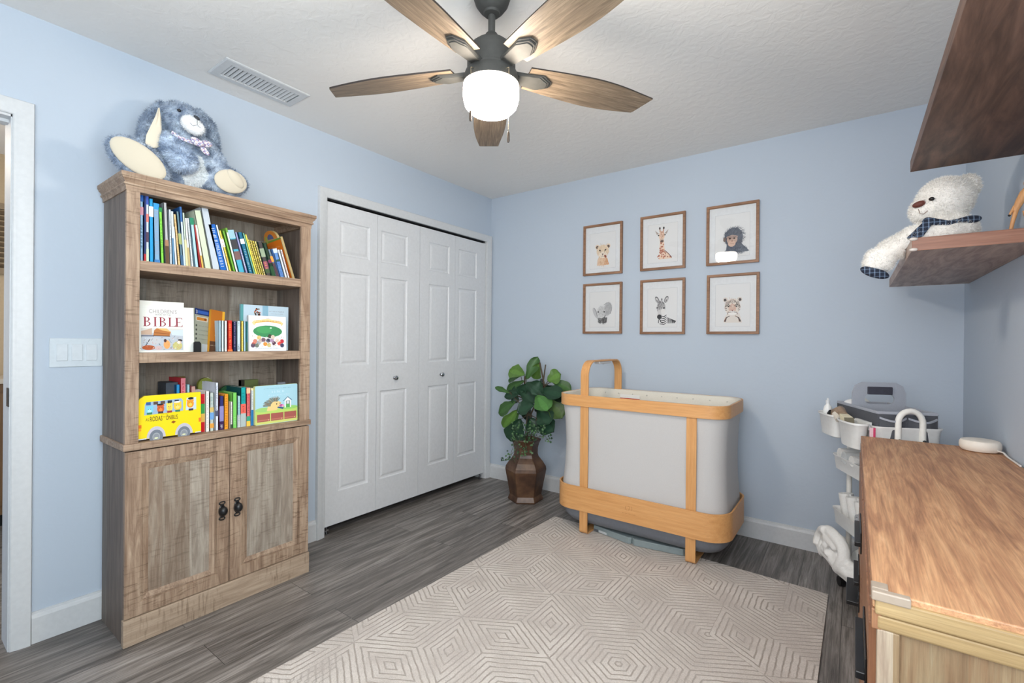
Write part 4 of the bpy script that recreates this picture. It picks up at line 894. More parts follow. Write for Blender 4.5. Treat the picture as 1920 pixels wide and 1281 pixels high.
for (u0, v0, u1, v1) in ((U0, V0-.001, U1, V0+.008), (U0, V1-.008, U1, V1+.001), (U0-.001, V0, U0+.008, V1), (U1-.008, V0, U1+.001, V1)): b.obox(cp(u0, v0, .902), CA*(u1-u0), CB*(v1-v0), (0, 0, .012))
b.build('piping', lg, og, bevel=.002)
# handle plate: arch with a long hole, standing across the width
hu = .16; outer, inner = [], []
for k in range(40):
    t = 2*PI*k/40
def hp(v, z): return cp(hu, 0, 0)+CB*v+Vector((0, 0, z))
ob_ = [(V0+.002, .80), (V0+.002, .97), (V0+.014, 1.004), (V0+.042, 1.02), (V1-.042, 1.02), (V1-.014, 1.004), (V1-.002, .97), (V1-.002, .80)]
hl = [(c, d) for c, d in rrect(.065, .185, .920, .966, .022, 5)]
def arch(b, dd):
    import itertools
    from mathutils.geometry import delaunay_2d_cdt
    pts = [Vector(p) for p in ob_]+[Vector(p) for p in hl]; n1, n2 = len(ob_), len(hl)
    ed = [(i, (i+1) % n1) for i in range(n1)]+[(n1+i, n1+(i+1) % n2) for i in range(n2)]
    v2, e2, f2, *_ = delaunay_2d_cdt(pts, ed, [], 1, 1e-5)
    def inh(c): return .085 < c.x < .215 and .925 < c.y < .962 and any(True for _ in [0]) and _pin(c, hl)
    fs = [f for f in f2 if not _pin(sum((v2[i] for i in f), Vector((0, 0)))/len(f), hl)]
    n_ = len(v2); vs = [hp(p.x, p.y) for p in v2]+[hp(p.x, p.y)+CA*dd for p in v2]
    b.add(vs, [tuple(f) for f in fs]+[tuple(i+n_ for i in f[::-1]) for f in fs]+[(a, c, c+n_, a+n_) for a, c in ed])
def _pin(p, poly):
    c = False; j = len(poly)-1
    for i in range(len(poly)):
        if (poly[i][1] > p.y) != (poly[j][1] > p.y) and p.x < (poly[j][0]-poly[i][0])*(p.y-poly[i][1])/(poly[j][1]-poly[i][1])+poly[i][0]: c = not c
        j = i
    return c
b = MB(); arch(b, .009); hd = b.build('handle', lg, og, bevel=.001)
MB().obox(hp(.075, .964), CA*.016-CA*.0, CB*.10, (0, 0, .036)).build('grip_wrap', plain((62, 62, 74), .7), hd, bevel=.003)
for v0, v1 in ((.02, .115), (.125, .225)):     # outer pockets facing the room
    b = MB(); pth = [cp(U1+.004+.018*math.sin(PI*k/10), v0+(v1-v0)*k/10, .888-.012*math.sin(PI*k/10)) for k in range(11)]; b.strap(pth, False, .008, .004, (0, 0, 1), 1); b.build('pocket_trim', lg, og)
    b = MB(); b.loft([[p+Vector((0, 0, -.003)) for p in pth], [p+Vector((0, 0, -.1))-CA*.004 for p in pth]], False, False); b.build('pocket', dg, og)
wt = thing('white_pouch', 'white folded cloth poking out at the back of the grey caddy', 'cloth', cp(.06, .06, .9))
MB().ell(cp(.07, .07, .905), CA*.04, CB*.05, Vector((0, 0, .026))).build('cloth_fold', plain((232, 232, 232), .9, nz=.3), wt, smooth=60)
# linens on lower tiers
def rollt(name, label, cat, c, ax, r, L, mat, grp=None, turns=2.6):
    t = thing(name, label, cat, c-Vector((0, 0, r)), grp); ax = Vector(ax).normalized(); u = Vector((0, 0, 1)) if abs(ax.z) < .7 else CA.copy(); s_ = ax.cross(u).normalized(); u = s_.cross(ax); b = MB(); ri = []
    n_ = 46; pth = []
    for k in range(n_):
        a = turns*2*PI*k/(n_-1); rr = r*(.18+.82*k/(n_-1)); pth.append((rr*math.cos(a), rr*math.sin(a)))
    th = r*.30
    rings = []
    for side in (0, 1):
        rings.append([c+ax*(L*(side-.5))+s_*x+u*z for x, z in pth]+[c+ax*(L*(side-.5))+s_*x*(1-th/math.hypot(x, z) if math.hypot(x, z) > th else .2)+u*z*(1-th/math.hypot(x, z) if math.hypot(x, z) > th else .2) for x, z in pth[::-1]])
    m_ = len(rings[0]); vs = rings[0]+rings[1]; fs = [(j, (j+1) % m_, m_+(j+1) % m_, m_+j) for j in range(m_)]
    for side in (0, 1):
        for k in range(n_-1): fs.append((side*m_+k, side*m_+k+1, side*m_+m_-2-k, side*m_+m_-1-k))
    b.add(vs, fs); b.build('rolled_cloth', mat, t, smooth=50); return t
towel = plain((236, 235, 232), .95, nz=.5, nscale=160, name='white_terry')
rollt('rolled_cloth', 'white rolled muslin cloth on the middle tray, farthest to the left', 'cloth', cp(.06, .06, .655), CB, .034, .10, towel, 'white rolls on the cart')
rollt('rolled_cloth', 'white rolled cloth beside the dresser on the middle tray, its spiral end showing', 'cloth', cp(.20, .045, .652), CB, .03, .09, towel, 'white rolls on the cart')
rollt('rolled_cloth', 'grey-white rolled cloth between the two white rolls on the middle tray', 'cloth', cp(.13, .06, .65), CB, .036, .12, plain((200, 204, 206), .95, nz=.5, nscale=160), 'white rolls on the cart')
for k, (u, lb_) in enumerate(((.045, 'small white cloth roll at the far left of the lower tray'), (.12, 'white cloth roll second from the left on the lower tray'), (.20, 'white cloth roll third from the left on the lower tray'), (.28, 'grey-striped cloth roll on the lower tray next to the dresser'))):
    rollt('cloth_roll', lb_, 'cloth', cp(u, .05, .40+.004*k), Vector((-.15, .1, 1)) if k < 3 else CB, .036, .12, towel if k < 3 else plain((176, 178, 182), .95, nz=.5), 'small cloth rolls on the lower tray', 2.2)
# big white blanket heap on the bottom tray
bl = thing('blanket', 'thick white blanket coiled on the bottom tray of the cart', 'blanket', cp(.17, .1, .12))
BLK = MB(); cc_ = cp(.15, -.042, .222)
for rr, tk, a0, a1, off in ((.085, .026, -60, 230, 0), (.088, .02, 100, 200, .02), (.05, .022, 20, 290, .012), (.018, .02, 60, 330, .02)):
    BLK.tube([cc_+CA*(rr*1.3*math.cos(t))+Vector((0, 0, rr*.9*math.sin(t)))-CB*(.012+off-.006*math.sin(t*3)) for t in [math.radians(a0+(a1-a0)*k/24) for k in range(25)]], tk, 12)
for z, r2, dv in ((.102, .022, .04), (.125, .022, .03), (.15, .022, .022), (.172, .02, .01), (.135, .02, .015)):
    BLK.tube([cp(.05, .0+dv, z+.03), cp(.09, -.01+dv, z+.01), cp(.2, -.005+dv, z), cp(.33, .03+dv, z+.002), cp(.36, .12, z)], r2, 12)
for z, dv, r2 in ((.150, -.03, .024), (.178, -.045, .026), (.205, -.035, .026), (.165, -.012, .024)):
    BLK.tube([cp(.05, dv+.01, z+.05), cp(.10, dv-.012, z+.008), cp(.2, dv-.012, z-.004), cp(.3, dv, z-.004), cp(.37, dv+.03, z+.01)], r2, 12)
BLK.ell(cc_+CB*.022, CA*.075, CB*.026, Vector((0, 0, .07)))
BLK.ell(cp(.2, .11, .17), CA*.15, CB*.09, Vector((0, 0, .07)))
# ------------------------------------------------------------------ books
GRP = {'t': 'books on the top shelf', 'm': 'books on the middle shelf', 'b': 'books on the bottom shelf'}
paper = (232, 226, 214)
def book(name, label, o, Tv, Hv, Dv, th, h, dep, col, grp, spine=None, marks=None, side=None, rnd=None, hard=True, cat='book'):
    """o: bottom centre of the spine; Tv thickness, Hv up, Dv from spine to fore-edge"""
    o, Tv, Hv, Dv = map(Vector, (o, Tv, Hv, Dv)); t = thing(name, label, cat, o, grp)
    cv = min(.0022, th*.2) if hard else .0006; lo = o-Tv*(th/2); b = MB(); sc_ = col if side is None else side
    b.obox(lo, Tv*th, Hv*h, Dv*cv, col); b.obox(lo, Tv*cv, Hv*h, Dv*dep, sc_); b.obox(lo+Tv*(th-cv), Tv*cv, Hv*h, Dv*dep, sc_)
    a = Art(o-Tv*(th/2), Tv, Hv, -Dv); a.mb = b; b.keepn = False
    for z0, z1, c in (spine or []): a.rect(0, h*z0, th, h*z1, c)
    if marks and rnd:
        for z0, z1, c, wf in marks:
            z = z0*h
            while z < z1*h:
                d = rnd.uniform(.005, .009); u0, u1, k = th*(.5-wf/2), th*(.5+wf/2), d*.16; e = min(z+d*.66, h)
                q = rnd.choice((0, 1)); a.rect(u0, z, u1, z+k, c) if q else a.rect(u0, z, u0+k, e, c)
                for tt in rnd.sample((0, .45, .85), 2): (a.rect(u0+(u1-u0-k)*tt, z, u0+(u1-u0-k)*tt+k, e, c) if q else a.rect(u0, z+(e-z-k)*tt, u1, z+(e-z-k)*tt+k, c))
                z += d*rnd.choice((1, 1, 1.6))
    b.build('cover', M['print'], t)
    ins = .003 if hard else .0005
    MB().obox(lo+Tv*cv+Hv*ins+Dv*cv, Tv*(th-2*cv), Hv*(h-2*ins), Dv*(dep-cv-ins), paper).build('pages', M['print'], t); return t
def spine_book(spec, frame, z0, xs, grp, rnd, pyb, lbl):
    """spec: bottom centre X, top centre X, top Y, width (crop pixels), depth, colour, spine bands, marks, side colour"""
    ox, oy, k = frame; xb, xt, yt, wd, dep, col, bands, marks, side = spec
    B = at(ox+xb/k, pyb(xb), 'x', xs); Tp = at(ox+xt/k, oy+yt/k, 'x', xs); B.z = z0
    w = at(ox+(xb+wd)/k, pyb(xb), 'x', xs).y-at(ox+xb/k, pyb(xb), 'x', xs).y
    d = Tp-B; d.x = 0; h = d.length; H = d.normalized(); Tv = Vector((0, H.z, -H.y))
    th = w*H.z*.97
    B.z += abs(H.y)*th/2+.0002
    return book('book', lbl, B, Tv, H, (-1, 0, 0), th, h, dep, col, grp, bands, marks, side, rnd, th > .008)
bk = random.Random(21); K = (40, 42, 50); Wh = (236, 236, 234)
TF = (240, 350, 5.647)
TOP = [ # xb xt yt w depth colour bands marks side label
 (144, 144, 88, 38, .24, (150, 190, 222), [(.9, 1, (30, 90, 170)), (.7, .82, (210, 150, 170))], [(.2, .55, (40, 90, 120), .4)], None, 'tall pale blue book with a dark blue top, leftmost on the top shelf'),
 (180, 184, 92, 24, .24, (40, 56, 110), [(0, .12, (190, 50, 60))], None, None, 'narrow navy book with a red foot, second from the left on the top shelf'),
 (207, 205, 92, 26, .23, (196, 206, 214), [(.86, 1, (60, 90, 180)), (.6, .72, (220, 120, 110)), (.3, .45, (80, 60, 80)), (.0, .2, (200, 230, 190))], None, (90, 120, 180), 'white picture book with pink and blue patches, beside the narrow navy book'),
 (250, 244, 130, 48, .25, (30, 150, 208), [(.72, .88, (232, 236, 238))], None, None, 'bright sky-blue book with a white blotch near its head on the top shelf'),
 (310, 298, 178, 62, .22, (124, 164, 196), [(.9, 1, (50, 150, 210)), (.0, .06, (60, 120, 180))], [(.15, .85, (150, 150, 170), .5)], (60, 140, 190), 'grey-blue book with a blue top between sky blue and lime books'),
 (366, 342, 222, 38, .21, (126, 206, 70), [(.92, 1, (30, 130, 70))], [(.2, .8, (70, 150, 50), .35)], (40, 130, 70), 'lime green book with a dark green head on the top shelf'),
 (420, 392, 172, 40, .25, (176, 178, 180), [(0, .3, (90, 66, 44)), (.3, .4, (160, 120, 90))], None, (150, 156, 160), 'tall grey book with a brown foot just right of the lime book'),
 (456, 443, 243, 26, .23, (206, 216, 224), None, [(.2, .8, (140, 150, 160), .3)], None, 'slim off-white book right of the tall grey one'),
 (485, 466, 262, 24, .22, (96, 140, 176), [(.5, 1, (196, 204, 208))], None, None, 'slim book with a steel-blue lower spine and pale head'),
 (512, 482, 425, 20, .18, (226, 236, 240), None, None, None, 'short white pamphlet squeezed before the tan book'),
 (544, 494, 295, 32, .2, (214, 186, 132), None, [(.1, .9, (190, 150, 100), .4)], None, 'tan yellow book leaning slightly near the middle of the top shelf'),
 (578, 524, 265, 32, .22, (92, 124, 140), [(0, .2, (60, 96, 130)), (.4, .6, (160, 170, 110))], None, (34, 50, 70), 'dusty teal book with an olive patch right of the tan book'),
 (602, 556, 215, 22, .25, (196, 214, 230), [(.75, 1, (50, 100, 160))], None, (40, 90, 150), 'tall thin blue-edged book standing above its neighbours'),
 (626, 586, 278, 24, .23, (196, 212, 196), [(.0, .5, (214, 206, 160))], None, None, 'thin pale green and cream book after the tall blue-edged one'),
 (652, 612, 335, 22, .2, (222, 228, 226), [(0, .4, (190, 170, 120))], None, None, 'thin white book with a tan lower spine'),
 (684, 634, 335, 28, .2, (214, 222, 226), None, [(.1, .9, (170, 178, 180), .3)], None, 'white book, last before the pale blue one with a green head'),
 (730, 672, 332, 40, .2, (170, 206, 224), [(.86, 1, (30, 130, 96))], None, None, 'pale blue book with a small green head on the top shelf'),
 (772, 704, 402, 18, .19, (160, 44, 48), None, None, None, 'thin dark red book in the middle of the top shelf'),
 (794, 722, 410, 20, .19, (226, 180, 90), [(.3, 1, (222, 226, 214))], None, None, 'thin cream and orange book right of the dark red one'),
 (850, 735, 258, 72, .25, (202, 212, 186), None, None, (206, 214, 190), 'wide pale sage green book showing its cover above the others'),
 (935, 808, 222, 80, .25, (188, 198, 208), None, None, (196, 200, 202), 'wide pale grey book, tallest in the middle of the top shelf'),
 (1012, 888, 408, 78, .22, (10, 96, 184), None, [(.08, .92, (226, 236, 246), .42)], (30, 110, 190), 'thick royal blue book with white lettering down its spine'),
 (1060, 938, 410, 18, .2, (222, 232, 236), None, None, None, 'thin white book pressed against the royal blue one'),
 (1086, 972, 468, 28, .18, (232, 214, 90), [(.6, .8, (240, 240, 230))], [(.2, .9, (200, 120, 60), .4)], None, 'yellow book with orange marks left of the green-headed book'),
 (1128, 1010, 472, 30, .2, (110, 170, 56), None, None, (110, 160, 60), 'grass green book on the top shelf beside the yellow one'),
 (1156, 1040, 440, 20, .22, (226, 232, 230), [(.9, 1, (110, 160, 60))], None, (120, 166, 70), 'thin white-spined book with a leaf green cover showing above'),
 (1206, 1086, 466, 66, .22, (70, 168, 196), [(.55, .78, (60, 60, 66)), (.3, .5, (120, 90, 90)), (.8, 1, (150, 190, 205))], None, (60, 130, 150), 'wide turquoise book with dark animal photographs on its spine'),
 (1260, 1142, 486, 26, .2, (150, 150, 196), None, [(.1, .5, (230, 230, 240), .4)], None, 'slim lavender book between turquoise and dark teal books'),
 (1304, 1184, 488, 46, .2, (22, 104, 138), [(.72, .84, (226, 232, 230))], [(.06, .6, (190, 220, 220), .3)], None, 'dark teal book with a white label near its head'),
 (1342, 1222, 495, 20, .19, (120, 186, 160), None, None, None, 'thin mint green book right of the dark teal one'),
 (1362, 1246, 510, 18, .19, (236, 218, 90), None, None, None, 'thin plain yellow book after the mint green one'),
 (1384, 1276, 565, 20, .16, (236, 214, 96), None, [(.05, .95, (90, 80, 60), .5)], None, 'first of the thin speckled yellow books, nearest the mint green book'),
 (1406, 1300, 572, 20, .16, (240, 222, 120), None, [(.05, .95, (120, 90, 60), .5)], None, 'second of the thin speckled yellow books on the top shelf'),
 (1428, 1324, 578, 20, .16, (232, 210, 90), None, [(.05, .95, (80, 80, 60), .5)], None, 'third of the thin speckled yellow books on the top shelf'),
 (1450, 1348, 582, 20, .16, (228, 214, 140), None, [(.05, .95, (100, 86, 70), .5)], None, 'last of the thin speckled yellow books, touching the dark mottled one'),
 (1490, 1394, 588, 48, .18, (70, 66, 66), [(.55, .8, (150, 166, 140)), (.2, .42, (140, 70, 100)), (.08, .2, (70, 90, 60))], [(.2, .4, (230, 160, 90), .5)], (60, 80, 76), 'dark mottled book with pale green and purple patches'),
 (1548, 1446, 600, 38, .18, (34, 60, 44), [(.0, .3, (40, 80, 50)), (.4, .5, (120, 50, 90))], None, (70, 110, 90), 'thin dark green book right of the dark mottled one'),
 (1590, 1490, 668, 30, .16, (110, 130, 140), [(0, .5, (80, 60, 70)), (.55, .75, (236, 160, 70))], None, (170, 190, 210), 'small grey book with an orange patch near the right end of the top shelf'),
 (1634, 1552, 662, 46, .16, (96, 140, 200), [(.85, 1, (200, 212, 224)), (.55, .62, (50, 90, 60))], [(.05, .6, (40, 70, 150), .5)], None, 'small blue patterned book leaning near the right end of the top shelf'),
 (1676, 1592, 672, 26, .16, (226, 234, 244), None, None, None, 'small white book right of the blue patterned one'),
 (1704, 1622, 672, 24, .16, (236, 232, 230), None, [(.1, .95, (190, 110, 120), .4)], None, 'small white book with pink marks, closest to the orange one'),
]
for s_ in TOP: spine_book(s_[:9], TF, 1.4995, .285, GRP['t'], bk, lambda x: 492+(x-130)/1650*29, s_[9])
def face_book(name, label, pts, x0, lean, th, col, grp, artf, spine_left=True, edge=None, outline=None, cat='book'):
    """a book standing with its cover to the room; pts = photo points bottom-left, bottom-right, top-left on the plane x0"""
    BL, BR, TL = [at(*p, 'x', x0) for p in pts]; zb = grp[1]; wd = BR.y-BL.y; h = TL.z-zb
    o = Vector((x0, BL.y, zb+.0003)); U = Vector((0, 1, 0)); H = Vector((-math.sin(lean), 0, math.cos(lean))); N = Vector((H.z, 0, -H.x))
    o.z += abs(math.sin(lean))*0
    t = thing(name, label, cat, o+U*(wd/2), grp[0]); b = MB()
    if outline: 
        pl_ = outline(wd, h); b.loft([[o+U*u+H*v for u, v in pl_], [o+U*u+H*v-N*th for u, v in pl_]], col=edge or col)
    else: b.obox(o-N*.002, U*wd, H*h, N*.002, col); b.obox(o-N*th, U*wd, H*h, N*.002, col); b.obox(o-N*th, U*.002, H*h, N*th, col)
    b.build('cover', M['print'], t)
    if not outline: MB().obox(o-N*(th-.002)+U*.002+H*.003, U*(wd-.005), H*(h-.006), N*(th-.004), paper).build('pages', M['print'], t)
    a = Art(o, U, H, N); artf(a, wd, h, random.Random(9)); a.mb.build('cover_art', M['print'], t); return t
# middle shelf
ZM, ZB = 1.1365, .7832
def serif(a, ch, u, v, w, h, c):
    s, t = w*.2, h*.045; a.rect(u, v, u+s, v+h, c)
    for z in (v, v+h-t): a.rect(u-w*.12, z, u+s+w*.12, z+t, c)
    if ch == 'B':
        for z0, hh, ww in ((v, h*.54, w*.8), (v+h*.5, h*.5, w*.7)):
            n = 12; cz = z0+hh/2; o_ = [(u+s+(ww-s)*math.cos(-PI/2+PI*k/n), cz+hh/2*math.sin(-PI/2+PI*k/n)) for k in range(n+1)]; i_ = [(u+s+(ww-s-w*.17)*math.cos(-PI/2+PI*k/n), cz+(hh/2-t)*math.sin(-PI/2+PI*k/n)) for k in range(n+1)]
            for k in range(n): a.poly([o_[k], o_[k+1], i_[k+1], i_[k]], c)
    if ch in 'LE':
        a.rect(u, v, u+w*.85, v+t, c); a.poly([(u+w*.7, v+t*.5), (u+w*.9, v+h*.26), (u+w*.86, v)], c)
    if ch == 'E':
        a.rect(u, v+h-t, u+w*.8, v+h, c); a.poly([(u+w*.66, v+h-t*.5), (u+w*.82, v+h*.78), (u+w*.8, v+h)], c); a.rect(u, v+h*.5, u+w*.55, v+h*.5+t, c); a.rect(u+w*.53, v+h*.4, u+w*.57, v+h*.62, c)
def bible(a, w, h, r):
    a.rect(0, 0, w, h, (222, 224, 218)); a.rect(w*.80, .002, w*.803, h-.012, (196, 198, 190)); a.rect(w*.9, .0, w*.903, h*.97, (200, 202, 194)); a.rect(.004, h*.955, w*.8, h*.957, (200, 202, 196))
    a.text("CHILDREN'S", w*.43, h*.845, h*.118, (120, 104, 112), .80, -.0012*h); a.text('BOOK OF THE', w*.43, h*.80, h*.045, (110, 96, 104), .95)
    for ch, u in (('B', .10), ('I', .275), ('B', .37), ('L', .535), ('E', .665)): serif(a, ch, w*u, h*.56, w*.135, h*.2, (138, 24, 50))
    x0, x1, z0, z1 = w*.045, w*.79, h*.045, h*.52; a.rect(x0, z0, x1, z1, (176, 184, 194)); W2, H2 = x1-x0, z1-z0
    a.rect(x0, z0+H2*.78, x1, z1, (206, 206, 200)); a.poly([(x0, z0+H2*.7), (x0, z0+H2*.86), (x0+W2*.25, z1), (x0+W2*.25, z0+H2*.7)], (186, 160, 140)); a.rect(x0, z0+H2*.62, x0+W2*.3, z0+H2*.69, (110, 112, 126))
    a.poly([(x0+W2*.28, z0+H2*.66), (x0+W2*.30, z0+H2*.9), (x0+W2*.36, z1), (x0+W2*.55, z0+H2*.9), (x0+W2*.7, z0+H2*.84), (x0+W2*.66, z0+H2*.62)], (176, 112, 58)); a.poly([(x0+W2*.36, z1), (x0+W2*.6, z1), (x0+W2*.7, z0+H2*.84), (x0+W2*.5, z0+H2*.9)], (226, 176, 110)); a.line([(x0+W2*.28, z0+H2*.66), (x0+W2*.68, z0+H2*.64)], .003, (60, 40, 40)); a.line([(x0+W2*.3, z0+H2*.8), (x0+W2*.66, z0+H2*.74)], .002, (120, 66, 30))
    a.poly([(x0+W2*.7, z0+H2*.9), (x1, z0+H2*.96), (x1, z0+H2*.66), (x0+W2*.72, z0+H2*.7)], (198, 210, 228)); a.ell(x0+W2*.3, z0+H2*.42, W2*.16, H2*.16, (186, 188, 192)); a.line([(x0+W2*.1, z0+H2*.2), (x0+W2*.2, z0+H2*.5)], .003, (70, 72, 84)); a.ell(x0+W2*.17, z0+H2*.12, W2*.15, H2*.11, (170, 82, 40)); a.ell(x0+W2*.4, z0+H2*.1, W2*.09, H2*.1, (196, 176, 176))
    a.ell(x0+W2*.6, z0+H2*.26, W2*.08, H2*.2, (226, 160, 96)); a.ell(x0+W2*.56, z0+H2*.44, W2*.035, H2*.08, (70, 44, 44)); a.ell(x0+W2*.86, z0+H2*.2, W2*.12, H2*.2, (190, 186, 120)); a.ell(x0+W2*.92, z0+H2*.45, W2*.06, H2*.06, (50, 40, 44)); a.ell(x0+W2*.9, z0+H2*.36, W2*.05, H2*.08, (236, 214, 196))
    for _ in range(60): u, v = x0+W2*r.random()*.96, z0+H2*r.random()*.6; a.line([(u, v), (u+r.uniform(-.006, .008), v+r.uniform(.001, .008))], .0012, r.choice([(70, 70, 86), (230, 230, 226), (150, 100, 60), (90, 110, 80), (200, 120, 100)]))
G = (GRP['m'], ZM)
face_book('book', 'plain white hardback showing only its top edge above the Bible book', ((260, 662), (346, 662), (260, 562.5)), .262, .06, .02, (226, 226, 220), G, lambda a, w, h, r: a.rect(0, 0, w, h, (228, 228, 222)))
face_book('bible_book', "large white children's Bible book facing out at the left of the middle shelf", ((259.5, 663), (364, 663), (259.5, 572)), .29, .05, .024, (220, 222, 214), G, bible)
def lev(a, w, h, r):
    a.rect(0, 0, w, h, (150, 154, 140)); a.rect(0, h*.86, w, h, (26, 46, 100)); a.rect(w*.2, h*.89, w*.9, h*.96, (50, 90, 170)); a.text('3', w*.12, h*.885, h*.11, (220, 226, 240)); a.rect(w*.1, h*.72, w*.85, h*.82, (204, 200, 190)); a.rect(w*.14, h*.735, w*.8, h*.805, (186, 118, 40)); a.ell(w*.7, h*.77, w*.08, h*.03, (120, 66, 20))
    for k in range(4): a.scribble(w*.3, w*.9, h*(.6-.1*k), .004, (96, 100, 92), r); a.ell(w*.12, h*(.61-.1*k), .004, .005, (60, 64, 60))
    a.rect(w*.5, 0, w, h*.2, (176, 186, 194))
def tiltbook(label, px, pyb, pxt, pyt, wpx, col, art, xs=.27, yaw=.9, grp=GRP['m']):
    B = at(px, pyb, 'x', xs); B.z = ZM+.0004; Tp = at(pxt, pyt, 'x', xs); d = Tp-B; d.x = -.02; h = d.length; H = d.normalized(); U = Vector((-math.sin(yaw), math.cos(yaw), 0)); U = (U-H*U.dot(H)).normalized(); N = U.cross(H); N = N if N.x > 0 else -N
    t = thing('book', label, 'book', B, grp); wd = wpx; b = MB(); b.obox(B, U*wd, H*h, -N*.012, col); b.build('cover', M['print'], t)
    a = Art(B, U, H, N); art(a, wd, h, random.Random(4)); a.mb.build('cover_art', M['print'], t)
tiltbook('grey-green paperback with a navy top band and a 3, leaning beside the Bible book', 363, 663, 369, 577, .085, (150, 154, 140), lev, .285, .5)
def org(a, w, h, r):
    a.rect(0, 0, w, h, (176, 104, 32)); a.rect(w*.82, 0, w, h, (226, 170, 50)); a.rect(w*.0, 0, w*.6, h*.25, (84, 54, 34)); a.ell(w*.45, h*.4, .008, .008, (226, 190, 120)); a.scribble(.005, w*.7, h*.14, .005, (210, 190, 160), r)
tiltbook('amber orange book with a yellow edge leaning behind the grey-green paperback', 392, 663, 400, 580, .07, (200, 140, 40), org, .262, .35)
be = thing('bookend', 'small black bookend standing between the Bible book and the grey-green paperback', 'bookend', at(370, 662, 'x', .3))
p_ = at(363, 662, 'x', .306); q_ = at(377, 662, 'x', .306); b = MB(); hh_ = .045
b.loft([[Vector((x, y, z)) for y, z in [(p_.y, ZM), (q_.y, ZM), (q_.y, ZM+hh_-.008), (q_.y-.006, ZM+hh_), (p_.y+.006, ZM+hh_), (p_.y, ZM+hh_-.004)]] for x in (.303, .306)]); b.build('plate', M['black'], be)
MF = (240, 550, 5.647)
MID = [
 (973, 973, 290, 24, .15, (176, 206, 222), None, None, None, 'pale blue thin book, first of the small ones on the middle shelf'),
 (1002, 1002, 290, 30, .15, (206, 222, 228), None, None, None, 'very pale blue book, second of the small ones on the middle shelf'),
 (1035, 1035, 292, 30, .15, (236, 238, 236), None, [(.1, .9, (200, 204, 206), .2)], None, 'white small book left of the red one on the middle shelf'),
 (1082, 1080, 288, 50, .16, (206, 48, 38), [(.0, .06, (240, 120, 60))], [(.1, .9, (240, 150, 80), .4)], None, 'red book with orange marks on the middle shelf'),
 (1130, 1130, 300, 38, .16, (34, 42, 80), None, [(.15, .95, (150, 130, 160), .35)], None, 'navy small book right of the red one on the middle shelf'),
 (1173, 1173, 295, 40, .16, (196, 214, 224), None, [(.05, .2, (60, 80, 110), .4), (.85, .95, (90, 140, 120), .3)], None, 'white-blue small book with a dark emblem at its foot'),
 (1210, 1210, 295, 28, .15, (222, 198, 84), None, [(.05, .95, (236, 226, 160), .3)], None, 'mustard yellow thin book on the middle shelf'),
 (1236, 1236, 296, 18, .15, (160, 196, 214), None, None, None, 'light blue sliver of a book right of the mustard one'),
 (1262, 1262, 300, 30, .15, (30, 104, 104), [(.0, .3, (60, 96, 60))], None, (70, 120, 90), 'deep teal book touching the white animal book'),
]
for s_ in MID: spine_book(s_[:9], MF, ZM, .285, GRP['m'], bk, lambda x: 663, s_[9])
def dino(a, w, h, r):
    a.rect(0, 0, w, h, (192, 212, 226)); a.rect(0, 0, w*.06, h, (90, 156, 160)); a.rect(w*.44, h*.3, w*.56, h, (140, 182, 204))
    for _ in range(22): a.ell(w*(.33+r.uniform(-.05, .06)), h*(.84+r.uniform(-.07, .09)), .004, .0035, r.choice([(60, 40, 30), (190, 90, 50), (40, 40, 44), (120, 90, 40)]))
    a.scribble(w*.58, w*.92, h*.87, .006, (120, 124, 140), r); a.scribble(w*.62, w*.88, h*.82, .004, (160, 164, 176), r)
    for k, u in enumerate((.18, .30, .40, .47, .55, .66, .71)): a.line([(w*u, h*.68), (w*u, h*(.77 if k not in (5,) else .73))], .0022, (50, 56, 66)); a.line([(w*u, h*.745), (w*(u+.04), h*.755), (w*(u+.055), h*.73)], .002, (50, 56, 66))
    a.ell(w*.2, h*.74, .009, .006, (60, 66, 76))
face_book('book', 'pale blue picture book with teal spine, facing out behind the white animal book', ((450, 663), (540, 662), (450, 570.5)), .2, .0, .012, (170, 200, 214), G, dino)
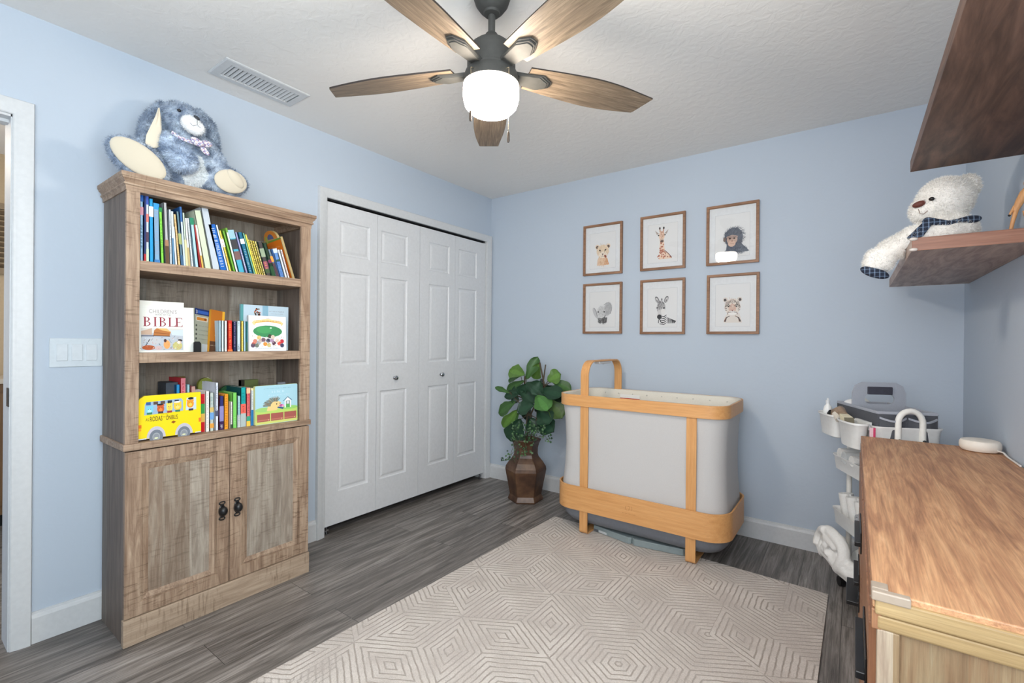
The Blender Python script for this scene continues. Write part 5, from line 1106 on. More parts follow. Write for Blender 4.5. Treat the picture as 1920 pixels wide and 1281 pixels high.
def begin(a, w, h, r):
    a.rect(0, 0, w, h, (228, 232, 238)); a.ell(w*.5, h*.56, w*.39, h*.17, (64, 140, 90)); a.ell(w*.4, h*.6, w*.2, h*.1, (74, 156, 96)); a.ell(w*.58, h*.66, w*.03, h*.02, (206, 240, 216))
    a.poly([(w*.08, h*.80), (w*.14, h*.72), (w*.2, h*.79), (w*.5, h*.85), (w*.84, h*.79), (w*.88, h*.72), (w*.93, h*.80), (w*.86, h*.86), (w*.5, h*.92), (w*.14, h*.86)], (240, 206, 150)); a.poly([(w*.16, h*.79), (w*.5, h*.84), (w*.86, h*.79), (w*.86, h*.81), (w*.5, h*.865), (w*.16, h*.81)], (224, 176, 60))
    a.scribble(w*.2, w*.82, h*.835, h*.04, (150, 80, 60), r, .7); a.scribble(w*.44, w*.56, h*.925, h*.028, (150, 50, 50), r)
    for cx, cz, c in ((.12, .2, (200, 90, 80)), (.16, .28, (206, 130, 110)), (.26, .38, (226, 196, 120)), (.25, .24, (160, 164, 170)), (.30, .3, (190, 170, 160)), (.38, .32, (120, 90, 110)), (.42, .2, (226, 150, 60)), (.5, .3, (60, 60, 80)), (.55, .42, (70, 70, 60)), (.6, .3, (170, 140, 170)), (.63, .4, (214, 196, 180)), (.66, .22, (90, 60, 80)), (.8, .22, (226, 90, 70)), (.88, .28, (196, 50, 60)), (.75, .3, (226, 206, 190)), (.2, .16, (110, 120, 110)), (.52, .17, (206, 190, 130)), (.72, .15, (230, 230, 226)), (.88, .16, (60, 70, 100)), (.1, .16, (90, 70, 90))):
        a.ell(w*cx, h*cz, w*.055, h*.06, c)
    for _ in range(110): u, v = w*r.uniform(.08, .92), h*r.uniform(.12, .42); a.line([(u, v), (u+r.uniform(-.004, .005), v+r.uniform(-.004, .006))], .0013, r.choice([(60, 50, 70), (240, 236, 230), (200, 80, 70), (120, 100, 60), (90, 110, 130), (236, 190, 90)]))
    a.scribble(w*.16, w*.84, h*.07, h*.022, (150, 154, 166), r)
face_book('book', 'white picture book with a green oval and cartoon animals facing out on the middle shelf', ((467, 661), (537, 660), (466.5, 591)), .30, .06, .014, (224, 228, 234), G, begin)
# bottom shelf
BF = (240, 690, 5.333); G = (GRP['b'], ZB)
pyB = lambda x: 822-(x-100)/1600*30
BOT = [
 (500, 500, 168, 42, .14, (46, 146, 206), None, None, (30, 90, 140), 'sky blue book rising behind the yellow bus book', .17),
 (552, 552, 104, 46, .15, (206, 52, 66), [(.5, 1, (226, 130, 140))], [(.3, .9, (190, 20, 40), .4)], None, 'tall red and pink book rising behind the yellow bus book', .17),
 (603, 603, 168, 34, .14, (168, 212, 220), None, None, None, 'pale aqua book behind the bus book right of the red one', .17),
 (654, 654, 186, 36, .14, (222, 130, 136), [(.8, 1, (190, 150, 140))], [(.2, .8, (240, 200, 200), .4)], None, 'small pink book behind the top right corner of the bus book', .17),
 (684, 684, 240, 20, .13, (232, 214, 176), None, None, None, 'cream sliver of a book at the top right corner of the bus book', .17),
 (747, 747, 262, 52, .15, (206, 24, 36), [(.48, .74, (60, 160, 80)), (.26, .48, (232, 190, 90))], [(.75, .95, (160, 10, 30), .5)], None, 'board book with red, green and yellow blocks right of the bus book', .27),
 (795, 795, 234, 40, .16, (236, 232, 228), None, [(.1, .95, (196, 186, 190), .35)], None, 'white book with faint pink lettering on the bottom shelf', .28),
 (838, 838, 250, 42, .16, (186, 196, 190), [(.5, .62, (206, 180, 110)), (.3, .48, (110, 160, 214)), (.08, .2, (226, 160, 70))], [(.7, .9, (130, 170, 170), .4)], None, 'grey book with blue and orange pictures on its spine', .28),
 (888, 888, 150, 34, .18, (214, 220, 232), [(.3, .42, (80, 84, 110))], [(.4, .95, (120, 126, 150), .35)], None, 'tall pale lilac book, highest spine on the bottom shelf', .28),
 (936, 936, 282, 42, .16, (44, 48, 110), [(.25, .7, (140, 136, 190)), (.0, .24, (60, 34, 80))], [(.05, .15, (236, 236, 240), .5)], (120, 50, 60), 'navy and violet book on the bottom shelf left of the orange one', .28),
 (983, 983, 264, 46, .16, (240, 158, 44), None, [(.05, .95, (170, 90, 30), .45)], None, 'orange book with brown writing on the bottom shelf', .28),
 (1035, 1035, 340, 24, .14, (230, 228, 220), [(0, .15, (60, 80, 60))], [(.2, .9, (180, 180, 176), .3)], None, 'short white book between the orange and lime ones', .28),
 (1068, 1068, 250, 44, .15, (122, 204, 96), None, [(.1, .3, (170, 230, 150), .4)], None, 'lime green book on the bottom shelf', .28),
 (1110, 1110, 282, 32, .15, (160, 204, 204), [(0, .4, (190, 196, 196))], [(.2, .8, (110, 160, 190), .3)], None, 'pale aqua and grey book right of the lime green one', .28),
 (1154, 1154, 196, 52, .16, (26, 164, 164), [(.34, .58, (232, 104, 92)), (0, .34, (176, 190, 190))], [(.62, .9, (10, 100, 110), .4), (.38, .5, (140, 40, 40), .3)], (20, 80, 84), 'book with teal, coral and grey bands on the bottom shelf', .28),
 (1204, 1204, 202, 38, .16, (226, 110, 112), [(.86, 1, (240, 190, 150)), (.13, .26, (60, 160, 130)), (0, .13, (240, 200, 80))], [(.35, .85, (170, 60, 70), .35)], None, 'coral pink book with a yellow foot on the bottom shelf', .28),
 (1244, 1244, 204, 30, .16, (216, 222, 228), [(0, .42, (40, 120, 184)), (.95, 1, (240, 220, 160))], [(.5, .9, (170, 180, 190), .3)], None, 'white and blue book touching the hedgehog book', .28),
]
for s_ in BOT: spine_book(s_[:9], BF, ZB, s_[10], GRP['b'], bk, pyB, s_[9])
def busout(w, h):
    o = [(0, .0), (0, h*.84), (w*.02, h*.93), (w*.1, h), (w, h), (w, h*.0)]
    for cx in (.70, .26):
        o += [(w*cx+w*.085*math.cos(t), .0-h*.11*math.sin(t)+.002) for t in [PI*k/8 for k in range(9)]]
    return o
def busart(a, w, h, r):
    Y = (240, 212, 20); a.poly([(.001, .001), (.001, h*.84), (w*.025, h*.92), (w*.1, h-.001), (w-.001, h-.001), (w-.001, .001)], Y)
    a.rect(0, 0, w*.12, .004, (214, 224, 236)); a.rect(w*.9, 0, w, .004, (214, 224, 236))
    a.poly([(w*.09, h*.55), (w*.10, h*.80), (w*.13, h*.85), (w*.67, h*.88), (w*.70, h*.82), (w*.70, h*.58)], (150, 176, 200)); a.poly([(w*.74, h*.58), (w*.76, h*.88), (w*.92, h*.88), (w*.92, h*.58)], (196, 212, 220))
    for k in range(5): a.rect(w*(.12+.11*k), h*.78, w*(.19+.11*k), h*.85, r.choice([(50, 70, 130), (40, 50, 60), (90, 70, 60), (50, 90, 150)]))
    for cx, cz, rx, c, c2 in ((.17, .66, .06, (120, 196, 226), (170, 220, 240)), (.34, .67, .055, (200, 90, 40), (236, 130, 60)), (.48, .69, .05, (230, 214, 90), (240, 190, 80)), (.61, .70, .065, (240, 196, 60), (244, 214, 120)), (.82, .73, .06, (240, 150, 40), (250, 200, 80))):
        a.ell(w*cx, h*cz, w*rx, h*.1, c); a.ell(w*cx, h*(cz-.02), w*rx*.5, h*.045, c2)
        for s in (-1, 1): a.ell(w*(cx+s*rx*.75), h*(cz+.08), w*.015, h*.028, c); a.ell(w*(cx+s*.016), h*(cz+.02), .0012, .0014, K)
    a.ell(w*.83, h*.86, w*.05, h*.03, (20, 20, 30)); a.ell(w*.33, h*.77, w*.05, h*.02, (40, 30, 30)); a.ell(w*.6, h*.80, w*.05, h*.02, (240, 236, 226))
    for cx in (.17, .34, .48, .61, .83): a.rect(w*(cx-.04), h*.56, w*(cx+.04), h*.61, r.choice([(60, 120, 90), (220, 226, 236), (60, 50, 60), (150, 60, 60)]))
    a.text('AS', w*.135, h*.41, h*.10, (70, 62, 30), .6, rot=-.02); a.text('RODAS', w*.27, h*.395, h*.16, (70, 62, 30), .47, .0003); a.text('DO', w*.395, h*.46, h*.05, (70, 62, 30), .7); a.text('\u00d4NIBUS', w*.515, h*.395, h*.145, (70, 62, 30), .47, .0003)
    a.scribble(w*.35, w*.46, h*.535, h*.025, (120, 104, 40), r); a.poly([(w*.5, h*.33), (w*.54, h*.36), (w*.58, h*.33), (w*.54, h*.29)], (150, 80, 20)); a.rect(w*.0, h*.26, w*.05, h*.34, (226, 120, 30)); a.rect(w*.96, h*.26, w, h*.36, (230, 120, 40)); a.rect(w*.0, h*.2, w*.045, h*.25, (240, 160, 40))
    for cx in (.27, .71):
        a.ell(w*cx, .002, w*.145, h*.26, (190, 188, 200), a0=0, a1=180); a.ell(w*cx, h*.03, w*.105, h*.165, (116, 124, 136)); a.ell(w*cx, h*.03, w*.06, h*.095, (156, 162, 168)); a.ell(w*cx, h*.03, w*.045, h*.07, (136, 142, 150)); a.ell(w*cx, h*.0, w*.03, h*.02, (214, 220, 180))
face_book('bus_book', 'yellow bus-shaped board book facing out at the left of the bottom shelf', ((259, 818), (377, 800), (259, 744)), .305, .04, .016, (236, 236, 226), (GRP['b'], ZB+.007), busart, outline=busout, edge=(226, 206, 60))
def hedge(a, w, h, r):
    c = .006
    a.poly([(u, v) for u, v in rrect(.0005, w-.0005, .0005, h-.0005, c, 4)], (168, 210, 224)); a.rect(.001, .002, w-.001, h*.38, (186, 214, 110)); a.ell(w*.2, h*.38, w*.2, h*.06, (160, 206, 120)); a.ell(w*.8, h*.38, w*.2, h*.05, (150, 206, 110)); a.rect(.001, .002, w-.001, h*.12, (206, 214, 120))
    a.poly([(w*.26, h*.34), (w*.32, h*.62), (w*.46, h*.62), (w*.6, h*.53), (w*.56, h*.42), (w*.48, h*.34)], (236, 206, 140))
    for k in range(26):
        t = PI*(.35+.62*k/25); cx, cz = w*.45, h*.45; a.line([(cx+w*.1*math.cos(t), cz+h*.12*math.sin(t)), (cx+w*.27*math.cos(t)*r.uniform(.9, 1.1), cz+h*.24*math.sin(t)*r.uniform(.9, 1.05))], .0035, r.choice([(110, 124, 120), (140, 150, 140), (130, 116, 96)]))
    a.ell(w*.49, h*.5, w*.014, h*.017, K); a.ell(w*.57, h*.51, w*.012, h*.014, (60, 60, 60)); a.poly([(w*.5, h*.4), (w*.52, h*.43), (w*.66, h*.39), (w*.64, h*.35)], (40, 80, 130)); a.ell(w*.6, h*.45, w*.05, h*.035, (190, 90, 150)); a.ell(w*.64, h*.44, w*.03, h*.03, (230, 150, 190))
    a.poly([(w*.68, h*.38), (w*.68, h*.56), (w*.76, h*.66), (w*.84, h*.56), (w*.84, h*.38)], (236, 240, 240)); a.line([(w*.65, h*.56), (w*.755, h*.665), (w*.86, h*.57)], .0035, (96, 124, 150)); a.rect(w*.71, h*.38, w*.81, h*.47, (90, 170, 90)); a.rect(w*.71, h*.47, w*.81, h*.56, (140, 150, 150)); a.rect(w*.735, h*.48, w*.785, h*.55, (220, 226, 226))
    for k in range(3): a.rect(w*(.04+.315*k), h*.075, w*(.335+.315*k), h*.27, (166, 92, 84)); a.rect(w*(.045+.315*k), h*.1, w*(.33+.315*k), h*.13, (190, 120, 100)); a.ell(w*(.3+.31*k), h*.11, .002, .002, (240, 214, 180))
    a.scribble(w*.2, w*.84, h*.905, h*.02, (110, 150, 166), r); a.scribble(w*.38, w*.66, h*.8, h*.06, (214, 232, 240), r); a.scribble(w*.3, w*.8, h*.72, h*.04, (200, 222, 234), r); a.scribble(w*.34, w*.56, h*.66, h*.035, (200, 222, 234), r)
face_book('hedgehog_book', 'pale blue board book with a hedgehog facing out at the right of the bottom shelf', ((478.5, 797), (558, 791), (478, 725)), .302, .03, .016, (206, 222, 190), G, hedge, outline=lambda w, h: rrect(0, w, 0, h, .006, 4), edge=(206, 214, 150))
gb_ = thing('grey_box', 'dark slate grey box standing at the back behind the yellow bus book', 'box', at(320, 760, 'x', .12)); gb_.location.z = ZB
q0, q1 = at(311, 760, 'x', .15), at(334, 760, 'x', .15); zt = at(320, 717.5, 'x', .15).z; MB().box(.05, .15, q0.y, q1.y, ZB, zt).build('box_body', plain((70, 78, 88), .6), gb_, bevel=.002)
ob = thing('board_book', 'olive brown board book standing at the back left above the grey box', 'book', at(331, 760, 'x', .08), GRP['b']); ob.location.z = ZB
q0, q1 = at(323, 760, 'x', .045), at(347, 760, 'x', .045); zt = at(330, 706.5, 'x', .045).z; MB().box(.03, .045, q0.y, q1.y, ZB, zt, (126, 104, 60)).build('cover', M['print'], ob, bevel=.001); MB().box(.031, .046, q0.y+.001, q0.y+.006, ZB, zt-.004, (50, 36, 24)).build('spine', M['print'], ob)
def archbook(label, c, ro, ri, x, col, rim, w2):
    C = at(*c, 'x', x); t = thing('arch_book', label, 'book', Vector((x-.01, C.y, ZB)), GRP['b']); k = at(c[0]+1, c[1], 'x', x).y-C.y; ro *= k; ri *= k; b = MB(); n_ = 20
    outer = [(C.y+ro*math.cos(PI*j/n_), C.z+ro*1.05*math.sin(PI*j/n_)) for j in range(n_+1)]; inner = [(C.y+ri*math.cos(PI*j/n_), C.z+ri*1.15*math.sin(PI*j/n_)) for j in range(n_+1)]
    for xa, xb, cc in ((x-.02, x, col),):
        for j in range(n_):
            a_, b_, c_, d_ = outer[j], outer[j+1], inner[j+1], inner[j]
            b.loft([[(xa, *p) for p in (a_, b_, c_, d_)], [(xb, *p) for p in (a_, b_, c_, d_)]], col=cc)
    b.box(x-.02, x, C.y-ro, C.y+ro, ZB, C.z, col); b.build('cover', M['print'], t)
    MB().tube([(x-.016, C.y+ro*1.0*math.cos(PI*j/n_), C.z+ro*1.07*math.sin(PI*j/n_)) for j in range(0, 9)]+[], w2, 8, col=rim).build('page_edge', M['print'], t)
archbook('olive green board book with a round arched handle at the back of the bottom shelf', (386, 722), 14, 7.5, .14, (122, 128, 52), (206, 204, 170), .004)
archbook('dark green board book with an arched top, right of the olive arched one', (428, 738), 15.5, 8, .13, (38, 84, 48), (160, 156, 140), .005)
fl = thing('board_book', 'olive green book lying at the back behind the banded teal book', 'book', at(465, 760, 'x', .08), GRP['b']); fl.location.z = ZB
q0, q1 = at(452, 760, 'x', .06), at(484, 760, 'x', .06); zt = at(465, 712.5, 'x', .06).z; MB().box(.03, .06, q0.y, q1.y, ZB, zt, (112, 122, 72)).build('cover', M['print'], fl, bevel=.001); MB().box(.031, .0605, q0.y, q0.y+.016, zt-.03, zt+.0005, (56, 50, 40)).build('spine', M['print'], fl)
gt_ = thing('grey_roll', 'grey soft roll lying at the back right above the hedgehog book', 'roll', at(555, 760, 'x', .1)); gt_.location.z = ZB
A_, B_ = at(543, 716, 'x', .12), at(561, 718, 'x', .12); MB().box(.06, .16, A_.y+.004, -1.935, ZB, A_.z-.014, (96, 98, 106)).build('folded_body', M['print'], gt_, bevel=.004); MB().tube([A_+Vector((0, 0, -.006)), Vector((.11, -1.936, A_.z-.008))], .009, 12, col=(150, 152, 160)).build('rolled_edge', M['print'], gt_, smooth=60)
# orange cut-out book and the clear sleeve at the right of the top shelf
of = thing('orange_book', 'orange picture book with an arched top leaning at the right end of the top shelf', 'book', at(548, 520, 'x', .29), GRP['t']); of.location.z = 1.4995
B = at(551, 521, 'x', .285); B.z = 1.5; Tp = at(527.5, 444, 'x', .285); d = Tp-B; d.x = 0; Hh = d.normalized(); h = d.length; Tv = Vector((0, Hh.z, -Hh.y)); th = .011; lo = B-Tv*th/2+Vector((0, 0, .001))
b = MB(); D_ = Vector((-1, 0, 0)); dep = .19; pf = [(0, 0), (dep, 0), (dep, h*.96)]+[(dep*.5+dep*.36*math.cos(t), h*.98+.045*math.sin(t)) for t in [PI*k/12 for k in range(13)]]+[(0, h)]
b.loft([[lo+D_*u+Hh*v for u, v in pf], [lo+D_*u+Hh*v+Tv*th for u, v in pf]], col=(176, 156, 110)); b.build('cover', M['print'], of)
a = Art(lo, D_, Hh, -Tv); a.poly([(.004, .004), (dep-.004, .004), (dep-.004, h*.95), (.004, h*.98)], (222, 116, 22)); a.poly([(.0, h*.985), (dep*.98, h*.94), (dep*.98, h*.9), (.0, h*.95)], (110, 150, 60)); a.ell(dep*.5, h*.985, dep*.34, .043, (214, 130, 50), a0=0, a1=180); a.ell(dep*.5, h*.99, dep*.16, .025, (90, 100, 140), a0=0, a1=180); a.ell(dep*.72, h*.99, dep*.07, .02, (170, 170, 80)); a.scribble(.03, .12, h*.78, .006, (240, 190, 130), R)
a.mb.build('cover_art', M['print'], of)
slm, snt, sb = new_mat('clear_sleeve'); sb.inputs['Alpha'].default_value = .28; sb.inputs['Base Color'].default_value = (.8, .8, .78, 1); sb.inputs['Roughness'].default_value = .15
sl = thing('clear_sleeve', 'crinkled clear plastic sleeve standing behind the orange book', 'sleeve', (.06, -2.03, 1.4995)); b = MB()
g_ = [[Vector((.045+.012*math.sin(i*1.7+j*.9), -2.155+.19*i/8+.01*math.sin(j*1.3), 1.503+.205*j/8+.006*math.sin(i*2.1))) for i in range(9)] for j in range(9)]
b.add([p for r_ in g_ for p in r_], [(j*9+i, j*9+i+1, j*9+i+10, j*9+i+9) for j in range(8) for i in range(8)]); b.build('film', slm, sl, smooth=30)

# ------------------------------------------------------------------ plush toys
def blob(mb, voxel, smooth=6):
    me = bpy.data.meshes.new('b'); me.from_pydata(mb.v, [], mb.f); o = bpy.data.objects.new('b', me); sc.collection.objects.link(o)
    m = o.modifiers.new('r', 'REMESH'); m.mode = 'VOXEL'; m.voxel_size = voxel; s = o.modifiers.new('s', 'SMOOTH'); s.factor = .6; s.iterations = smooth
    bpy.context.view_layer.update(); dg_ = bpy.context.evaluated_depsgraph_get(); ev = o.evaluated_get(dg_); r = bpy.data.meshes.new_from_object(ev)
    bpy.data.objects.remove(o); return r
def plush(name, mb, parent, colf, voxel=.006, hairs=9000, ln=.014, wd=.0016, droop=.35, seed=1, smooth=6, clamp=None):
    me = blob(mb, voxel, smooth)
    if clamp:
        for v in me.vertices: v.co = clamp(v.co)
    rnd = random.Random(seed); out = MB(); out.keepn = True
    vs = [v.co.copy() for v in me.vertices]; fs = [tuple(p.vertices) for p in me.polygons]; nb = len(fs)
    o0 = len(out.v); out.v += [tuple(v) for v in vs]
    cum, tot = [], 0
    for p in me.polygons:
        out.f.append(list(p.vertices)); c = lin(colf(p.center, rnd)); out.c.append(c); out.m.append(0); tot += p.area; cum.append(tot)
    import bisect
    for _ in range(hairs):
        p = me.polygons[min(bisect.bisect(cum, rnd.random()*tot), len(cum)-1)]; q = [vs[i] for i in p.vertices]; a, b_ = rnd.random(), rnd.random()
        pt_ = q[0].lerp(q[1], a).lerp(q[-1].lerp(q[2], a), b_) if len(q) == 4 else (q[0]+q[1]+q[2])/3
        d = p.normal+Vector((rnd.uniform(-.7, .7), rnd.uniform(-.7, .7), rnd.uniform(-.7, .7)-droop)); d.normalize(); s_ = d.cross(Vector((rnd.random(), rnd.random(), rnd.random()))).normalized()*wd
        L = ln*rnd.uniform(.6, 1.25); c = colf(pt_, rnd); k = rnd.uniform(.86, 1.14); n_ = len(out.v)
        out.v += [tuple(pt_-s_-p.normal*.002), tuple(pt_+s_-p.normal*.002), tuple(pt_+d*L)]; out.f.append([n_, n_+1, n_+2]); out.c.append(lin([min(255, x*k) for x in c])); out.m.append(0)
    o = out.build(name, M['fur'], parent); o.data.shade_smooth(); return o
SP = .00212
def bp(px, py, x): return at(px, py, 'x', x)
def cap(mb, A, B, ra, rb, n=6):
    for k in range(n+1): t = k/n; mb.ell(A.lerp(B, t), ra+(rb-ra)*t, nu=14, nv=10)
bun = thing('plush_bunny', 'large grey-blue plush bunny with cream soles sitting on top of the bookcase', 'plush toy', (.15, -2.33, 1.83))
def disc(mb, c, hu, hv, rot, t, N=(1, 0, 0)):
    N = Vector(N).normalized(); U = Vector((0, 0, 1)).cross(N).normalized(); V = N.cross(U); a = math.radians(rot); A = U*math.cos(a)+V*math.sin(a); B = -U*math.sin(a)+V*math.cos(a)
    mb.ell(c, A*hu, B*hv, N*t, nu=22, nv=14)
belC = bp(362, 318, .25)
def bcol(p, r):
    d = ((p.y-belC.y)/.052)**2+((p.z-belC.z)/.085)**2
    if d < 1 and p.x > .16 and p.z < 2.0: return (226, 232, 236)
    v = noise.noise(p*28)+.5*noise.noise(p*70); k = .5+.75*v
    a, b_ = (112, 128, 152), (196, 208, 222); k = max(0, min(1, k)); return [a[i]*(1-k)+b_[i]*k for i in range(3)]
mb = MB(); disc(mb, bp(361, 300, .15), .105, .115, 0, .10); disc(mb, bp(352, 335, .17), .11, .07, 0, .10); cap(mb, bp(350, 275, .16), bp(340, 235, .17), .07, .085)
disc(mb, bp(337, 226, .19), .078, .072, -12, .085, (1, -.15, .1)); disc(mb, bp(358, 236, .235), .052, .045, -20, .06)
cap(mb, bp(383, 278, .2), bp(404, 305, .23), .04, .045)
cap(mb, bp(330, 335, .2), bp(275, 312, .24), .06, .055); FL, FR = bp(260, 300, .27), bp(430, 341, .27); NL, NR_ = Vector((1, -.25, -.05)), Vector((1, .1, -.05))
disc(mb, FL-NL*.012, .118, .072, -34, .036, NL); cap(mb, bp(375, 340, .2), bp(420, 340, .24), .052, .045); disc(mb, FR-NR_*.012, .094, .066, 8, .036, NR_)
plush('body', mb, bun, bcol, .007, 26000, .013, .0013, seed=3, clamp=lambda p: Vector((p.x, p.y, max(p.z, 1.8325))))
mb = MB(); cap(mb, bp(314, 268, .235), bp(345, 303, .31), .044, .05)
plush('arm', mb, bun, lambda p, r: [min(255, c*1.12) for c in bcol(Vector((.1, p.y, p.z)), r)], .007, 6000, .013, .0013, seed=4)
for P_ in (((303, 200, .15), (283, 230, .15), (266, 268, .17), .032), ((372, 212, .16), (392, 240, .16), (405, 280, .17), .028)):
    mb = MB(); a_, c_, e_ = [bp(*q) for q in P_[:3]]
    for k in range(9):
        t = k/8; p = a_.lerp(c_, t*2) if t < .5 else c_.lerp(e_, t*2-1); rr = P_[3]*(.75+.45*math.sin(PI*t)); mb.ell(p, rr*.6, rr, rr, nu=12, nv=8)
    er = plush('ear', mb, bun, bcol, .006, 4500, .013, .0013, seed=5)
b = MB(); b.strap([bp(297, 205, .235), bp(295, 222, .24), bp(291, 245, .245), bp(286, 262, .25), bp(284, 275, .25)], False, .001, .004, (0, 1, 0), 1)
pth = [(297, 203, .238, .002), (296, 220, .243, .010), (292, 240, .248, .019), (288, 258, .252, .026), (285, 272, .252, .024), (284, 277, .25, .012)]
b = MB(); b.loft([[bp(x, y, xx)+Vector((dx, w_*c, 0)) for dx, c in ((.004, -1), (.010, -.4), (.006, 0), (.010, .5), (.004, 1), (-.004, 0))] for x, y, xx, w_ in pth]); b.c = [lin((222, 212, 192))]*len(b.f); b.build('ear_lining', M['fur'], bun, smooth=60)
cream_s = (206, 197, 178)
mb = MB(); disc(mb, FL+NL.normalized()*.022, .100, .055, -34, .014, NL); mb.c = [lin(cream_s)]*len(mb.f); mb.build('foot_sole', M['fur'], bun, smooth=60)
mb = MB(); disc(mb, FR+NR_.normalized()*.022+Vector((0, -.004, -.003)), .073, .052, 8, .013, NR_); disc(mb, FR+NR_.normalized()*.024+Vector((0, .012, .012)), .048, .028, -42, .02, NR_); mb.c = [lin(cream_s)]*len(mb.f); mb.build('foot_sole', M['fur'], bun, smooth=60)
mb = MB(); disc(mb, bp(361, 235, .285), .046, .036, -28, .024); disc(mb, bp(372, 241, .285), .024, .024, 0, .02); plush('muzzle', mb, bun, lambda p, r: (234, 236, 238), .005, 2500, .006, .001, seed=6, smooth=3)
mb = MB(); disc(mb, bp(369, 221, .302), .013, .007, -25, .006); mb.build('nose', plain((40, 44, 52), .5), bun, smooth=60)
MB().tube([bp(370, 224, .312), bp(370, 234, .312)], .0009, 6).build('mouth', plain((120, 124, 132), .8), bun); mb = MB(); mb.tube([bp(356, 230, .309), bp(362, 236, .312), bp(370, 234, .312), bp(376, 240, .308)], .0009, 6); mb.build('mouth_seam', plain((120, 124, 132), .8), bun)
MB().ell(bp(336, 207, .285), .006, .008, .006).build('eye', plain((16, 16, 20), .15), bun, smooth=60)
pm, pnt, pb = new_mat('plaid_ribbon'); ck = nd(pnt, 'ShaderNodeTexChecker', Scale=150.); ck.inputs['Color1'].default_value = rgba((222, 226, 234)); ck.inputs['Color2'].default_value = rgba((178, 84, 88)); pnt.links.new(coords(pnt), ck.inputs['Vector'])
ck2 = nd(pnt, 'ShaderNodeTexChecker', Scale=95.); ck2.inputs['Color1'].default_value = rgba((236, 238, 242)); ck2.inputs['Color2'].default_value = rgba((110, 134, 190)); pnt.links.new(coords(pnt, rot=(.3, 0, 0)), ck2.inputs['Vector']); pnt.links.new(mix(pnt, ck.outputs[0], ck2.outputs[0], .55, 'MIX'), pb.inputs['Base Color'])
rb = MB(); rb.strap([bp(322, 248, .27), bp(336, 257, .285), bp(352, 264, .29), bp(368, 270, .29)], False, .012, .002, (.4, 0, 1), 1)
rb.build('neck_ribbon', pm, bun, smooth=60)
mb = MB(); disc(mb, bp(368, 266, .30), .024, .016, -25, .012); disc(mb, bp(386, 270, .295), .026, .015, 12, .012); disc(mb, bp(384, 283, .29), .022, .012, -40, .007); mb.ell(bp(377, 269, .305), .012); mb.build('bow', pm, bun, smooth=60)

me_ = blob(BLK, .006, 3); o = bpy.data.objects.new('blanket_folds', me_); sc.collection.objects.link(o); o.parent = bl; me_.transform(Matrix.Translation(-bl.location)); me_.materials.clear(); me_.materials.append(towel); me_.shade_smooth()
bear = thing('teddy_bear', 'white plush bear with brown nose sitting on the lower wall shelf, legs over its edge', 'plush toy', (2.86, -1.0, 1.532))
YB_ = -1.0
def ep(px, py, y=YB_): return at(px, py, 'y', y)
def wcol(p, r): v = noise.noise(p*60); return (236+10*v, 232+10*v, 226+10*v)
vd_ = (CAM-ep(1770, 385)).normalized(); rt_ = Vector((0, 0, 1)).cross(-vd_).normalized()*-1; rt_ = Vector((vd_.y, -vd_.x, 0)).normalized(); rt_ = rt_ if rt_.dot(CR) > 0 else -rt_; up_ = rt_.cross(-vd_)*-1; up_ = up_ if up_.z > 0 else -up_
k_ = .00200
mb = MB(); hc_ = ep(1771, 376); mb.ell(hc_, rt_*.078, up_*.080, vd_*.08); mb.ell(ep(1742, 394)+vd_*.0, rt_*.056, up_*.052, vd_*.055); mb.ell(ep(1732, 398)+vd_*.012, rt_*.038, up_*.036, vd_*.04)
mb.ell((2.858, -1.0, 1.588), .062, .085, .058); mb.ell((2.832, -1.04, 1.582), .055, .06, .052)
cap(mb, Vector((2.83, -1.055, 1.582)), Vector((2.745, -1.06, 1.574)), .045, .038); mb.ell(ep(1692, 466, -1.05), .036); cap(mb, Vector((2.72, -1.06, 1.548)), Vector((2.668, -1.05, 1.522)), .036, .034); mb.ell(ep(1647, 494, -1.05), rt_*.048, up_*.036, vd_*.036); mb.ell(ep(1640, 482, -1.05), rt_*.030, up_*.03, vd_*.03)
cap(mb, Vector((2.83, -.94, 1.592)), Vector((2.745, -.94, 1.585)), .048, .042); cap(mb, Vector((2.745, -.94, 1.585)), Vector((2.68, -.94, 1.555)), .042, .036)
plush('body', mb, bear, wcol, .006, 26000, .009, .0008, .2, seed=8, clamp=lambda p: Vector((p.x, p.y, max(p.z, 1.534))) if p.x > 2.722 else (Vector((min(p.x, 2.722), p.y, p.z)) if p.z < 1.534 else p))
mb = MB(); mb.ell(ep(1814, 350), rt_*.034, up_*.042, vd_*.018); plush('ear', mb, bear, wcol, .005, 2500, .009, .0012, .2, seed=9)
mb = MB(); mb.ell(ep(1793, 352)-vd_*.09, rt_*.03, up_*.036, vd_*.02); plush('ear', mb, bear, wcol, .005, 1200, .009, .0012, .2, seed=9)
mb = MB(); nz = ep(1724.5, 383)+vd_*.05; mb.ell(nz, (rt_*.98+up_*.17)*.0195, up_*.011, vd_*.012); mb.build('nose', plain((98, 48, 38), .6, nz=.3), bear, smooth=60)
MB().ell(ep(1747.5, 373.5)+vd_*.076, rt_*.008, up_*.0065, vd_*.006).build('eye', plain((24, 18, 16), .12), bear, smooth=60)
MB().tube([ep(1723, 392)+vd_*.056, ep(1726, 400)+vd_*.056, ep(1733, 401)+vd_*.058, ep(1740, 395)+vd_*.056], .0012, 6).build('mouth', plain((150, 130, 120), .8), bear, smooth=60)
nm, nnt, nb_ = new_mat('navy_plaid'); w1 = nd(nnt, 'ShaderNodeTexWave', Scale=22., wave_type='BANDS'); nnt.links.new(coords(nnt), w1.inputs['Vector']); w2_ = nd(nnt, 'ShaderNodeTexWave', Scale=22., wave_type='BANDS', bands_direction='Z'); nnt.links.new(coords(nnt), w2_.inputs['Vector'])
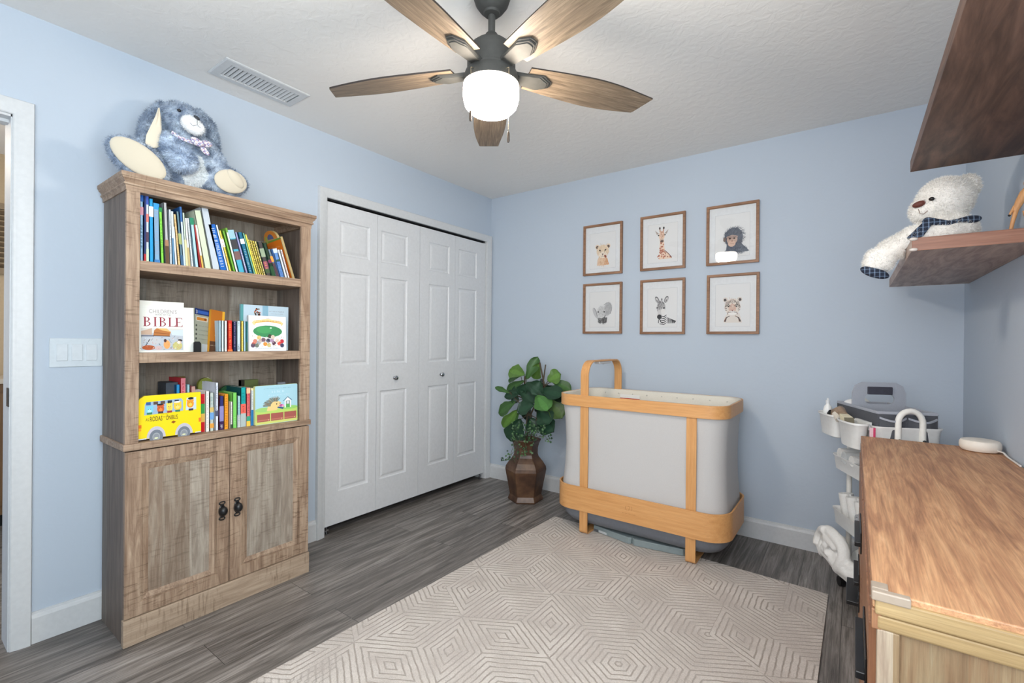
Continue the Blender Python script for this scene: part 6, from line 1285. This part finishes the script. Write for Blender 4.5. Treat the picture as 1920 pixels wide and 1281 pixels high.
c1 = ramp(nnt, w1.outputs[0], [(.8, (28, 36, 54)), (.92, (92, 108, 130))]); c2 = ramp(nnt, w2_.outputs[0], [(.82, (0, 0, 0)), (.95, (70, 84, 100))]); nnt.links.new(mix(nnt, c1, c2, 1., 'ADD'), nb_.inputs['Base Color']); nb_.inputs['Roughness'].default_value = .9
mb = MB(); cap(mb, ep(1817, 412)+vd_*.062, ep(1778, 418)+vd_*.092, .015, .011, 8); cap(mb, ep(1778, 418)+vd_*.092, ep(1740, 414)+vd_*.088, .011, .015, 8)
mb.ell(ep(1818, 411)+vd_*.055, rt_*.03, up_*.014, vd_*.02); me_ = blob(mb, .005, 4); o = bpy.data.objects.new('scarf', me_); sc.collection.objects.link(o); o.parent = bear; me_.transform(Matrix.Translation(-bear.location)); me_.materials.clear(); me_.materials.append(nm); me_.shade_smooth()
b = MB(); q = [ep(1754, 412)+vd_*.10, ep(1736, 412)+vd_*.098, ep(1702, 444)+vd_*.09, ep(1712, 450)+vd_*.095, ep(1733, 440)+vd_*.10]; b.loft([[p for p in q], [p+vd_*.006 for p in q]]); b.build('scarf_tail', nm, bear, bevel=.002)
mb = MB(); mb.ell(ep(1640, 510, -1.06)+vd_*.004-up_*.002, (rt_*.9-up_*.42).normalized()*.046, (rt_*.42+up_*.9).normalized()*.018, vd_*.03); mb.build('foot_pad', nm, bear, smooth=60)

wf = thing('wooden_figure', 'light wooden standing figure on the lower shelf, cut off by the right edge', 'figurine', (2.965, -1.22, 1.532))
wm = wood('pale_wood', [(.2, (176, 116, 70)), (.5, (206, 150, 98)), (.8, (226, 176, 124))], 'z', 6, 10)
Pf = lambda px, py: at(px, py, 'y', -1.2)
MB().tube([Pf(1894, 437), Pf(1899, 415), Pf(1906, 392)], [.0045, .005, .006], 10).build('leg', wm, wf, smooth=60)
MB().tube([Pf(1926, 434), Pf(1927, 415), Pf(1922, 395)], [.0045, .005, .006], 10).build('leg', wm, wf, smooth=60)
MB().tube([Pf(1903, 396), Pf(1912, 378), Pf(1921, 362), Pf(1930, 350)], [.007, .010, .011, .008], 12).build('body', wm, wf, smooth=60)
MB().tube([Pf(1902, 386), Pf(1897, 396), Pf(1893, 404)], [.003, .0035, .003], 8).build('arm', wm, wf, smooth=60)
MB().ell(Pf(1892.5, 404), .0035, nu=10, nv=8).build('hand', M['black'], wf, smooth=60)
MB().ell(Pf(1932, 342), .014, nu=16, nv=12).build('head', wm, wf, smooth=60)
